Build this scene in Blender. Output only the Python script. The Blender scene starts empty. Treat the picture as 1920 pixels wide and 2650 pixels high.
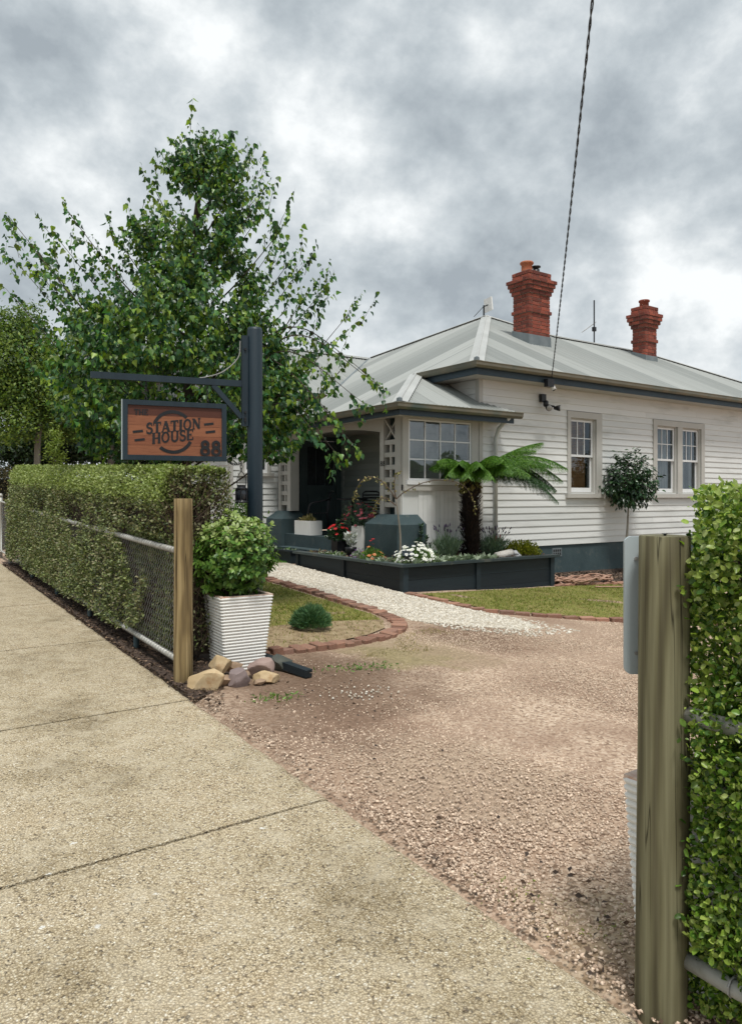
import bpy, math, random
import numpy as np
from mathutils import Vector, Matrix, noise
from mathutils.geometry import delaunay_2d_cdt
random.seed(7); RNG = np.random.default_rng(7)
SC = bpy.context.scene; COL = SC.collection
R = math.radians; PI = math.pi
# ------------------------------------------------------------------ camera, world, sun, exposure
TH = math.atan2(.569, .822); S_, C_ = math.sin(TH), math.cos(TH)
cam = bpy.data.objects.new('camera', bpy.data.cameras.new('camera')); COL.objects.link(cam)
cam.location = (0, 0, 1.5); cam.rotation_euler = (R(90), 0, -TH)
cam.data.sensor_fit = 'VERTICAL'; cam.data.sensor_height = 24; cam.data.lens = 24*1890/2650
cam.data.shift_y = -40/2650; cam.data.clip_start = .05; cam.data.clip_end = 2000
SC.camera = cam
SUN_EL, SUN_AZ = R(66), R(205)      # azimuth measured from +Y towards +X: the sun stands behind the camera
world = bpy.data.worlds.new('World'); SC.world = world; world.use_nodes = True
nt = world.node_tree; nt.nodes.clear()
def N(t, kind, **kw):
    n = t.nodes.new(kind)
    for k, v in kw.items():
        if k.startswith('i_'): n.inputs[k[2:].replace('_', ' ')].default_value = v
        else: setattr(n, k, v)
    return n
def ramp(t, stops, interp='LINEAR'):
    n = t.nodes.new('ShaderNodeValToRGB'); n.color_ramp.interpolation = interp
    e = n.color_ramp.elements
    while len(e) < len(stops): e.new(.5)
    for el, (p, c) in zip(e, stops):
        el.position = p; el.color = (*c, 1) if len(c) == 3 else c
    return n
L = nt.links.new
sky = N(nt, 'ShaderNodeTexSky', sky_type='NISHITA', sun_disc=False, sun_elevation=SUN_EL, sun_rotation=SUN_AZ)
skyb = N(nt, 'ShaderNodeMixRGB', blend_type='MULTIPLY', i_Fac=1.0); skyb.inputs[2].default_value = (.10, .10, .10, 1)
L(sky.outputs[0], skyb.inputs[1])
tc = N(nt, 'ShaderNodeTexCoord')
cmb = N(nt, 'ShaderNodeMapping'); cmb.inputs['Scale'].default_value = (1, 1, 1.3); cmb.inputs['Location'].default_value = (4.3, 1.2, 7.1); L(tc.outputs['Generated'], cmb.inputs[0])
n1 = N(nt, 'ShaderNodeTexNoise', i_Scale=5.6, i_Detail=10.0, i_Roughness=.57, i_Distortion=.0); L(cmb.outputs[0], n1.inputs['Vector'])
n2 = N(nt, 'ShaderNodeTexNoise', i_Scale=2.6, i_Detail=6.0, i_Roughness=.5); L(cmb.outputs[0], n2.inputs['Vector'])
mx = N(nt, 'ShaderNodeMath', operation='MULTIPLY_ADD'); L(n2.outputs[0], mx.inputs[0]); mx.inputs[1].default_value = .4
hl = N(nt, 'ShaderNodeMath', operation='MULTIPLY'); L(n1.outputs[0], hl.inputs[0]); hl.inputs[1].default_value = .75; L(hl.outputs[0], mx.inputs[2])
cr = ramp(nt, [(.43, (.135, .153, .168)), (.51, (.18, .20, .214)), (.57, (.225, .244, .256)), (.62, (.275, .291, .299)), (.68, (.345, .357, .361))]); L(mx.outputs[0], cr.inputs[0])
cov = ramp(nt, [(.70, (1, 1, 1)), (.80, (.35, .35, .35))])
n3 = N(nt, 'ShaderNodeTexNoise', i_Scale=2.3, i_Detail=5.0); L(cmb.outputs[0], n3.inputs['Vector']); L(n3.outputs[0], cov.inputs[0])
cm = N(nt, 'ShaderNodeMixRGB'); L(cov.outputs[0], cm.inputs[0]); L(skyb.outputs[0], cm.inputs[1]); L(cr.outputs[0], cm.inputs[2])
bg = N(nt, 'ShaderNodeBackground', i_Strength=1.2); L(cm.outputs[0], bg.inputs[0])
wo = N(nt, 'ShaderNodeOutputWorld'); L(bg.outputs[0], wo.inputs[0])
sl = bpy.data.lights.new('sun', 'SUN'); sl.energy = 1.5; sl.angle = R(12); sl.color = (1, .965, .91)
sun = bpy.data.objects.new('sun', sl); COL.objects.link(sun)
sd = Vector((math.sin(SUN_AZ)*math.cos(SUN_EL), math.cos(SUN_AZ)*math.cos(SUN_EL), math.sin(SUN_EL)))
sun.rotation_euler = sd.to_track_quat('Z', 'Y').to_euler(); sun.location = (0, -10, 30)
vs = SC.view_settings; vs.view_transform = 'Standard'; vs.look = 'None'; vs.gamma = 1; vs.use_curve_mapping = False; vs.exposure = 1.24
SC.cycles.use_denoising = True; SC.cycles.denoising_prefilter = 'ACCURATE'; SC.cycles.max_bounces = 8; SC.cycles.transparent_max_bounces = 12

# ------------------------------------------------------------------ ground height
def cl(v, a, b): return np.clip(v, a, b)
def g(X, Y):
    x = cl(X, 1.9, 13)-1.9; y = cl(Y, -2, 14)-1.3
    return (.035+.003*x)*y-.06*x
def cw(a, b): return (C_*a+S_*b, -S_*a+C_*b)       # sideways and away, seen from the gate, to X and Y
# ------------------------------------------------------------------ materials
def mat(name, cols, scale=6., rough=.7, bump=0., bscale=40., metal=0., spec=.4, rand=None, rnd_amt=.25, stretch=(1, 1, 1), detail=5., translucent=0., dirt=None, dirt_scale=2., dirt_pos=(.55, .7), sheen=0.):
    """noise colour between cols; rand: 'object' or 'island' shifts brightness and picks the colour"""
    m = bpy.data.materials.new(name); m.use_nodes = True
    t = m.node_tree; t.nodes.clear(); l = t.links.new
    out = N(t, 'ShaderNodeOutputMaterial'); p = N(t, 'ShaderNodeBsdfPrincipled')
    p.inputs['Roughness'].default_value = rough; p.inputs['Metallic'].default_value = metal
    p.inputs['Specular IOR Level'].default_value = spec
    co = N(t, 'ShaderNodeTexCoord'); mp = N(t, 'ShaderNodeMapping'); mp.inputs['Scale'].default_value = stretch
    l(co.outputs['Object'], mp.inputs[0])
    nz = N(t, 'ShaderNodeTexNoise', i_Scale=scale, i_Detail=detail, i_Roughness=.6); l(mp.outputs[0], nz.inputs['Vector'])
    k = len(cols)
    rp = ramp(t, [(.3+.4*i/max(k-1, 1), c) for i, c in enumerate(cols)] if k > 1 else [(0, cols[0]), (1, cols[0])])
    last = rp.outputs[0]
    if rand:
        if rand == 'island': src = N(t, 'ShaderNodeNewGeometry').outputs['Random Per Island']
        else: src = N(t, 'ShaderNodeObjectInfo').outputs['Random']
        mm = N(t, 'ShaderNodeMath', operation='MULTIPLY_ADD'); l(src, mm.inputs[0]); mm.inputs[1].default_value = .5
        ad = N(t, 'ShaderNodeMath', operation='MULTIPLY'); l(nz.outputs[0], ad.inputs[0]); ad.inputs[1].default_value = .5; l(ad.outputs[0], mm.inputs[2])
        l(mm.outputs[0], rp.inputs[0])
        w = N(t, 'ShaderNodeTexWhiteNoise', noise_dimensions='1D'); l(src, w.inputs[1])
        v1 = N(t, 'ShaderNodeMath', operation='MULTIPLY_ADD'); l(w.outputs[0], v1.inputs[0]); v1.inputs[1].default_value = 2*rnd_amt; v1.inputs[2].default_value = 1-rnd_amt
        mu = N(t, 'ShaderNodeMixRGB', blend_type='MULTIPLY', i_Fac=1.0); l(last, mu.inputs[1]); l(v1.outputs[0], mu.inputs[2]); last = mu.outputs[0]
    else: l(nz.outputs[0], rp.inputs[0])
    if dirt:
        dn = N(t, 'ShaderNodeTexNoise', i_Scale=dirt_scale, i_Detail=7.0, i_Roughness=.65); l(mp.outputs[0], dn.inputs['Vector'])
        dr = ramp(t, [(dirt_pos[0], (0, 0, 0)), (dirt_pos[1], (1, 1, 1))]); l(dn.outputs[0], dr.inputs[0])
        dm = N(t, 'ShaderNodeMixRGB'); l(dr.outputs[0], dm.inputs[0]); l(last, dm.inputs[1]); dm.inputs[2].default_value = (*dirt, 1); last = dm.outputs[0]
    l(last, p.inputs['Base Color'])
    if bump:
        bn = N(t, 'ShaderNodeTexNoise', i_Scale=bscale, i_Detail=6.0); l(mp.outputs[0], bn.inputs['Vector'])
        b = N(t, 'ShaderNodeBump', i_Strength=1.0, i_Distance=bump); l(bn.outputs[0], b.inputs['Height']); l(b.outputs[0], p.inputs['Normal'])
    if translucent:
        tr = N(t, 'ShaderNodeBsdfTranslucent'); br = N(t, 'ShaderNodeMixRGB', blend_type='MULTIPLY', i_Fac=1.0); l(last, br.inputs[1]); br.inputs[2].default_value = (1.3, 1.5, .6, 1); l(br.outputs[0], tr.inputs[0])
        mxs = N(t, 'ShaderNodeMixShader'); mxs.inputs[0].default_value = translucent; l(p.outputs[0], mxs.inputs[1]); l(tr.outputs[0], mxs.inputs[2]); l(mxs.outputs[0], out.inputs[0])
    else: l(p.outputs[0], out.inputs[0])
    m['p'] = 1
    return m
def P(m): return [n for n in m.node_tree.nodes if n.type == 'BSDF_PRINCIPLED'][0]
M = {}
M['board'] = mat('weatherboard_paint', [(.565, .58, .565), (.63, .64, .625)], 1.2, .45, .0006, 60, rand='object', rnd_amt=.025, stretch=(.5, .5, 3), dirt=(.40, .41, .385), dirt_scale=1.7, dirt_pos=(.52, .85))
M['porchboard'] = mat('grey_green_porch_boards', [(.25, .29, .278), (.31, .345, .33)], 1.2, .5, rand='object', rnd_amt=.03)  # boards inside the porch, coloured darker and greener than the outer weatherboards
M['trim'] = mat('cream_trim_paint', [(.39, .385, .355), (.45, .44, .41)], 2, .5, .0005, 50)
M['white'] = mat('white_gloss_paint', [(.66, .675, .68), (.72, .73, .73)], 3, .35)
M['pot_white'] = mat('white_box_planter', [(.74, .74, .71), (.8, .8, .78)], 4, .5)
M['render'] = mat('dark_green_render', [(.028, .05, .056), (.045, .072, .078)], 3, .75, .003, 35, dirt=(.085, .10, .095), dirt_scale=5, dirt_pos=(.56, .78))
M['fascia'] = mat('navy_fascia_paint', [(.018, .036, .052), (.026, .05, .068)], 3, .5)
M['navy'] = mat('charcoal_navy_timber', [(.005, .011, .016), (.011, .021, .027)], 5, .65, .002, 30, rand='object', rnd_amt=.25, stretch=(.6, .6, 4))
M['navycap'] = mat('charcoal_cap_timber', [(.02, .035, .04), (.05, .066, .066)], 4, .6, .001, 30, rand='object', rnd_amt=.2, dirt=(.11, .105, .085), dirt_scale=3, dirt_pos=(.55, .8))
M['post_navy'] = mat('navy_painted_post', [(.007, .018, .028), (.014, .03, .042)], 3, .5, .002, 20, stretch=(4, 4, .4))
M['roof'] = mat('corrugated_iron', [(.40, .405, .385), (.50, .505, .485)], 1.1, .5, metal=.0, spec=.5, rand='object', rnd_amt=.05, dirt=(.27, .275, .25), dirt_scale=1.6, dirt_pos=(.5, .85), stretch=(1, 1, 1))
M['roof_x'] = mat('corrugated_iron_side', [(.19, .205, .195), (.25, .265, .252), (.30, .315, .30)], 1., .5, spec=.5, rand='object', rnd_amt=.025, stretch=(24, .3, .3), detail=6, dirt=(.17, .175, .155), dirt_scale=.8, dirt_pos=(.55, .8))
M['roof_y'] = mat('corrugated_iron_front', [(.19, .205, .195), (.25, .265, .252), (.30, .315, .30)], 1., .5, spec=.5, rand='object', rnd_amt=.025, stretch=(.3, 24, .3), detail=6, dirt=(.17, .175, .155), dirt_scale=.8, dirt_pos=(.55, .8))
M['cap'] = mat('ridge_cap_metal', [(.34, .35, .335), (.42, .43, .415)], 2, .45)
M['gutter'] = mat('weathered_copper_gutter', [(.095, .105, .085), (.17, .155, .115), (.085, .115, .10)], 1.3, .42, metal=.3)
M['lead'] = mat('lead_flashing', [(.11, .135, .145), (.17, .195, .205)], 5, .5)
M['brick'] = mat('chimney_brick', [(.19, .043, .026), (.27, .068, .040), (.14, .033, .023)], 9, .85, .002, 60, rand='object', rnd_amt=.32, dirt=(.075, .05, .04), dirt_scale=1.4, dirt_pos=(.48, .75))
M['mortar'] = mat('mortar', [(.22, .16, .13), (.30, .235, .195)], 20, .9)
M['edgebrick'] = mat('garden_edge_brick', [(.25, .12, .082), (.31, .165, .112), (.20, .11, .082)], 9, .9, .004, 40, rand='object', rnd_amt=.3, dirt=(.26, .20, .15), dirt_scale=7, dirt_pos=(.5, .75))
M['terra'] = mat('terracotta', [(.33, .10, .05), (.42, .16, .08)], 5, .8)
M['black'] = mat('black_metal', [(.008, .009, .011), (.015, .016, .019)], 6, .4)
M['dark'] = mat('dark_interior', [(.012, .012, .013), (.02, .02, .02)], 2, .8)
M['door'] = mat('dark_door_paint', [(.05, .075, .08), (.07, .098, .102)], 3, .4)
M['pipe'] = mat('galvanised_pipe', [(.34, .34, .31), (.46, .46, .43)], 8, .5, metal=.15, dirt=(.22, .21, .17), dirt_scale=6)
M['wire'] = mat('galvanised_wire', [(.26, .26, .25), (.34, .34, .33)], 10, .5, metal=.2)
M['plate'] = mat('pale_grey_sheet_metal', [(.33, .39, .41), (.40, .455, .475)], 3, .5, dirt=(.25, .28, .27), dirt_scale=9, dirt_pos=(.6, .75))
M['bark'] = mat('tree_bark', [(.035, .026, .02), (.075, .058, .045)], 12, .9, .004, 30)
M['palebark'] = mat('pale_bark', [(.16, .14, .11), (.28, .26, .22)], 9, .9, .003, 30, stretch=(1, 1, .3))
M['twig'] = mat('brown_twig', [(.07, .048, .034), (.13, .095, .07)], 12, .9)
M['fernbark'] = mat('fern_trunk', [(.010, .006, .005), (.03, .017, .012)], 20, .95, .01, 40, rand='island', rnd_amt=.4)
M['soil'] = mat('mulch_soil', [(.032, .022, .017), (.075, .05, .036)], 25, .95, .01, 40)
M['chip'] = mat('bark_chip', [(.06, .04, .028), (.13, .09, .06), (.2, .14, .1)], 8, .9, rand='island', rnd_amt=.4)
M['litter'] = mat('dry_leaf_litter', [(.03, .02, .015), (.09, .055, .035), (.16, .11, .07)], 8, .8, rand='island', rnd_amt=.45)
M['whitestone'] = mat('white_pebbles', [(.42, .37, .29), (.56, .52, .44), (.66, .625, .55)], 30, .8, rand='island', rnd_amt=.16)
M['pinkstone'] = mat('driveway_stones', [(.34, .245, .178), (.50, .38, .285), (.64, .51, .395), (.56, .44, .335)], 30, .85, rand='island', rnd_amt=.24)
M['glassdark'] = mat('lantern_glass', [(.01, .014, .018), (.03, .036, .045)], 20, .15)
M['curtain'] = mat('sheer_curtain', [(.5, .52, .53), (.6, .62, .62)], 6, .9)
M['blind'] = mat('timber_venetian', [(.42, .23, .105), (.52, .30, .15)], 8, .4)
M['hose'] = mat('garden_hose', [(.33, .19, .13), (.42, .26, .19)], 8, .4)
M['solar'] = mat('solar_panel', [(.01, .016, .02), (.02, .03, .036)], 6, .15)
M['sand'] = mat('sandstone_rock', [(.38, .27, .14), (.52, .41, .26)], 6, .85, .004, 25, dirt=(.30, .16, .06), dirt_scale=5, dirt_pos=(.55, .7))
M['mauve'] = mat('mauve_rock', [(.17, .135, .135), (.26, .205, .195)], 5, .85, .004, 25)
M['darkrock'] = mat('slate_rock', [(.035, .045, .042), (.085, .09, .075)], 6, .8, .004, 25)
M['tanrock'] = mat('tan_rock', [(.22, .15, .10), (.34, .24, .16)], 6, .85, .004, 25)
def leafmat(n, cols, rough=.42, tr=.22, amt=.3, spec=.45): return mat(n, cols, 3, rough, rand='island', rnd_amt=amt, translucent=tr, spec=spec)
M['leaf_tree'] = leafmat('birch_leaf', [(.018, .062, .028), (.045, .13, .042), (.085, .19, .045), (.19, .28, .035)], .40, .32, .45)
M['leaf_bg'] = leafmat('olive_leaf', [(.04, .085, .018), (.10, .165, .028), (.18, .24, .04)], .55, .3, .4)
M['leaf_dark'] = leafmat('dark_evergreen_leaf', [(.012, .03, .014), (.03, .065, .02), (.05, .085, .025)], .5, .15, .4)
M['leaf_lime'] = leafmat('lime_leaf', [(.13, .19, .03), (.2, .26, .045)], .5, .3, .25)
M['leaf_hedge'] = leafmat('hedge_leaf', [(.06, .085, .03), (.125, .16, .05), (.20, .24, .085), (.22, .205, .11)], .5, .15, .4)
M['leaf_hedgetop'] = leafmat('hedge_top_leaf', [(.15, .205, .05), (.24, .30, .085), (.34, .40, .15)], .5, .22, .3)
M['leaf_right'] = leafmat('pittosporum_leaf', [(.045, .105, .014), (.105, .195, .024), (.21, .31, .045), (.33, .41, .10)], .36, .28, .45, .4)
M['leaf_righttip'] = leafmat('pittosporum_new_leaf', [(.26, .34, .09), (.36, .43, .15)], .35, .3, .2, .5)
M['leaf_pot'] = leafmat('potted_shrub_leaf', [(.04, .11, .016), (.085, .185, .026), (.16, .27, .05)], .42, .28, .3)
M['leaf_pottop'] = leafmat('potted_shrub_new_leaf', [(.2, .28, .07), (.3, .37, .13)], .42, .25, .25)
M['leaf_std'] = leafmat('glossy_dark_leaf', [(.008, .026, .012), (.017, .052, .019), (.036, .085, .028)], .34, .12, .4, .5)
M['fern'] = leafmat('fern_frond', [(.035, .11, .012), (.075, .18, .018), (.13, .25, .028)], .5, .32, .3)
M['ferndark'] = leafmat('fern_frond_dark', [(.02, .065, .022), (.045, .10, .03)], .5, .25, .3)
M['lav'] = leafmat('lavender_leaf', [(.09, .15, .10), (.16, .22, .15), (.12, .19, .09)], .6, .15, .25)
M['lavflower'] = mat('lavender_flower', [(.045, .03, .07), (.09, .06, .12)], 9, .8)
M['lambs'] = leafmat('silver_leaf', [(.22, .28, .19), (.36, .42, .31), (.14, .2, .11)], .7, .1, .2)
M['silver'] = leafmat('pale_silver_leaf', [(.36, .39, .38), (.5, .52, .5)], .7, .1, .15)
M['euon'] = leafmat('golden_leaf', [(.22, .24, .02), (.38, .37, .035), (.15, .19, .025)], .45, .2, .25)
M['green'] = leafmat('fresh_green_leaf', [(.05, .13, .02), (.10, .2, .03), (.15, .24, .05)], .5, .25, .3)
M['santolina'] = leafmat('round_shrub_leaf', [(.035, .105, .045), (.07, .16, .06), (.11, .2, .08)], .6, .15, .25)
M['dry'] = leafmat('dry_yellow_leaf', [(.22, .17, .06), (.3, .26, .1), (.17, .17, .06)], .6, .25, .3)
M['redleaf'] = leafmat('red_leaf', [(.25, .02, .02), (.33, .05, .045)], .5, .15, .3)
M['red'] = leafmat('red_petal', [(.55, .012, .02), (.65, .03, .035)], .5, .25, .15)
M['wine'] = leafmat('wine_petal', [(.12, .008, .02), (.22, .015, .035)], .5, .25, .3)
M['orange'] = leafmat('orange_petal', [(.6, .17, .05), (.55, .25, .1)], .5, .25, .2)
M['purple'] = leafmat('purple_petal', [(.16, .06, .25), (.24, .1, .33)], .5, .2, .2)
M['petal'] = leafmat('white_petal', [(.78, .78, .76), (.84, .84, .83)], .5, .2, .06)
M['grass'] = leafmat('lawn_grass', [(.10, .15, .016), (.17, .205, .028), (.25, .23, .06)], .6, .25, .3)
M['drygrass'] = leafmat('dry_lawn_grass', [(.24, .185, .075), (.34, .27, .13), (.15, .15, .04)], .7, .2, .3)
M['turf'] = leafmat('bright_turf', [(.05, .2, .012), (.08, .26, .02)], .6, .25, .2)
def stained(name, c1, c2, cd, sc):
    """timber with vertical grain, dark growth rings and drying cracks"""
    m = bpy.data.materials.new(name); m.use_nodes = True; t = m.node_tree; l = t.links.new; p = t.nodes['Principled BSDF']
    p.inputs['Roughness'].default_value = .75; p.inputs['Specular IOR Level'].default_value = .25
    co = N(t, 'ShaderNodeTexCoord'); mp = N(t, 'ShaderNodeMapping'); mp.inputs['Scale'].default_value = (1, 1, .22); l(co.outputs['Object'], mp.inputs[0])
    w = N(t, 'ShaderNodeTexWave', wave_type='RINGS', i_Scale=sc, i_Distortion=5.0, i_Detail=2.0); w.inputs['Detail Scale'].default_value = 1.1; l(mp.outputs[0], w.inputs['Vector'])
    rp = ramp(t, [(.0, tuple(.45*a+.55*b for a, b in zip(cd, c1))), (.3, c1), (.8, c2)]); l(w.outputs[0], rp.inputs[0])
    mp2 = N(t, 'ShaderNodeMapping'); mp2.inputs['Scale'].default_value = (60, 60, 1.6); l(co.outputs['Object'], mp2.inputs[0])
    nz = N(t, 'ShaderNodeTexNoise', i_Scale=1.0, i_Detail=5.0); l(mp2.outputs[0], nz.inputs['Vector'])
    r2 = ramp(t, [(.3, (.6, .58, .54)), (.62, (1.05, 1.05, 1.05))]); l(nz.outputs[0], r2.inputs[0])
    mu = N(t, 'ShaderNodeMixRGB', blend_type='MULTIPLY', i_Fac=.9); l(rp.outputs[0], mu.inputs[1]); l(r2.outputs[0], mu.inputs[2])
    mp3 = N(t, 'ShaderNodeMapping'); mp3.inputs['Scale'].default_value = (22, 22, .5); l(co.outputs['Object'], mp3.inputs[0])
    vz = N(t, 'ShaderNodeTexNoise', i_Scale=1.0, i_Detail=2.0); l(mp3.outputs[0], vz.inputs['Vector'])
    r3 = ramp(t, [(.485, (1, 1, 1)), (.5, (.12, .11, .08)), (.515, (1, 1, 1))]); l(vz.outputs[0], r3.inputs[0])
    mz = N(t, 'ShaderNodeTexNoise', i_Scale=2.1, i_Detail=3.0); l(co.outputs['Object'], mz.inputs['Vector'])
    r4 = ramp(t, [(.38, (0, 0, 0)), (.5, (.95, .95, .95))]); l(mz.outputs[0], r4.inputs[0])
    m3 = N(t, 'ShaderNodeMixRGB', blend_type='MULTIPLY'); l(r4.outputs[0], m3.inputs[0]); l(mu.outputs[0], m3.inputs[1]); l(r3.outputs[0], m3.inputs[2])
    l(m3.outputs[0], p.inputs['Base Color'])
    b = N(t, 'ShaderNodeBump', i_Strength=.6, i_Distance=.003); l(nz.outputs[0], b.inputs['Height']); l(b.outputs[0], p.inputs['Normal'])
    return m
M['pine'] = stained('treated_pine', (.24, .175, .082), (.31, .235, .12), (.06, .04, .022), 7)
M['greenpine'] = stained('green_weathered_pine', (.135, .125, .07), (.185, .175, .105), (.06, .05, .032), 5)
M['signwood'] = mat('varnished_sign_timber', [(.075, .022, .012), (.165, .052, .025), (.25, .095, .045)], 5, .5, .0006, 30, stretch=(2, 2, 26), rand='object', rnd_amt=.05, detail=7)
# exposed aggregate paving
def aggregate(name):
    m = bpy.data.materials.new(name); m.use_nodes = True; t = m.node_tree; l = t.links.new; p = t.nodes['Principled BSDF']
    p.inputs['Roughness'].default_value = .85; p.inputs['Specular IOR Level'].default_value = .25
    co = N(t, 'ShaderNodeTexCoord')
    wn = N(t, 'ShaderNodeTexNoise', i_Scale=70.0, i_Detail=3.0); l(co.outputs['Object'], wn.inputs['Vector'])
    wm = N(t, 'ShaderNodeMixRGB', blend_type='LINEAR_LIGHT', i_Fac=.006); l(co.outputs['Object'], wm.inputs[1]); l(wn.outputs['Color'], wm.inputs[2])
    vo = N(t, 'ShaderNodeTexVoronoi', i_Scale=125.0); l(wm.outputs[0], vo.inputs['Vector'])
    sp = N(t, 'ShaderNodeSeparateColor'); l(vo.outputs['Color'], sp.inputs[0])
    cr_ = ramp(t, [(0, (.16, .14, .115)), (.06, (.28, .235, .175)), (.14, (.50, .425, .295)), (.45, (.63, .545, .39)), (.72, (.55, .475, .35)), (.9, (.70, .63, .49)), (1, (.82, .79, .70))]); l(sp.outputs[0], cr_.inputs[0])
    ed = ramp(t, [(.3, (1, 1, 1)), (.62, (.42, .38, .33))]); 
    sc_ = N(t, 'ShaderNodeMath', operation='MULTIPLY'); l(vo.outputs['Distance'], sc_.inputs[0]); sc_.inputs[1].default_value = 1.0; l(sc_.outputs[0], ed.inputs[0])
    mu = N(t, 'ShaderNodeMixRGB', blend_type='MULTIPLY', i_Fac=.85); l(cr_.outputs[0], mu.inputs[1]); l(ed.outputs[0], mu.inputs[2])
    # weathering: broad patches, lichen, worn pale cement
    n1 = N(t, 'ShaderNodeTexNoise', i_Scale=1.6, i_Detail=6.0, i_Roughness=.6); l(co.outputs['Object'], n1.inputs['Vector'])
    r1 = ramp(t, [(.30, (.62, .59, .52)), (.42, (.86, .84, .78)), (.52, (1.0, .99, .95)), (.7, (1.0, .96, .90))]); l(n1.outputs[0], r1.inputs[0])
    m1 = N(t, 'ShaderNodeMixRGB', blend_type='MULTIPLY', i_Fac=1.0); l(mu.outputs[0], m1.inputs[1]); l(r1.outputs[0], m1.inputs[2])
    n2 = N(t, 'ShaderNodeTexNoise', i_Scale=7.0, i_Detail=9.0, i_Roughness=.75); l(co.outputs['Object'], n2.inputs['Vector'])
    r2 = ramp(t, [(.46, (0, 0, 0)), (.66, (.5, .5, .5))]); l(n2.outputs[0], r2.inputs[0])
    m2 = N(t, 'ShaderNodeMixRGB'); l(r2.outputs[0], m2.inputs[0]); l(m1.outputs[0], m2.inputs[1]); m2.inputs[2].default_value = (.56, .495, .37, 1)
    n3 = N(t, 'ShaderNodeTexVoronoi', i_Scale=3.1); l(wm.outputs[0], n3.inputs['Vector'])
    n3b = N(t, 'ShaderNodeTexNoise', i_Scale=60.0); l(co.outputs['Object'], n3b.inputs['Vector'])
    a3 = N(t, 'ShaderNodeMath', operation='MULTIPLY_ADD'); l(n3b.outputs[0], a3.inputs[0]); a3.inputs[1].default_value = .07; l(n3.outputs['Distance'], a3.inputs[2])
    r3 = ramp(t, [(.062, (.8, .8, .8)), (.075, (0, 0, 0))]); l(a3.outputs[0], r3.inputs[0])
    m3 = N(t, 'ShaderNodeMixRGB'); l(r3.outputs[0], m3.inputs[0]); l(m2.outputs[0], m3.inputs[1]); m3.inputs[2].default_value = (.72, .72, .68, 1)
    l(m3.outputs[0], p.inputs['Base Color'])
    iv = N(t, 'ShaderNodeMath', operation='SUBTRACT'); iv.inputs[0].default_value = 1.0; l(vo.outputs['Distance'], iv.inputs[1])
    b = N(t, 'ShaderNodeBump', i_Strength=1.0, i_Distance=.006); l(iv.outputs[0], b.inputs['Height']); l(b.outputs[0], p.inputs['Normal'])
    return m
M['aggregate'] = aggregate('exposed_aggregate')
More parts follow.
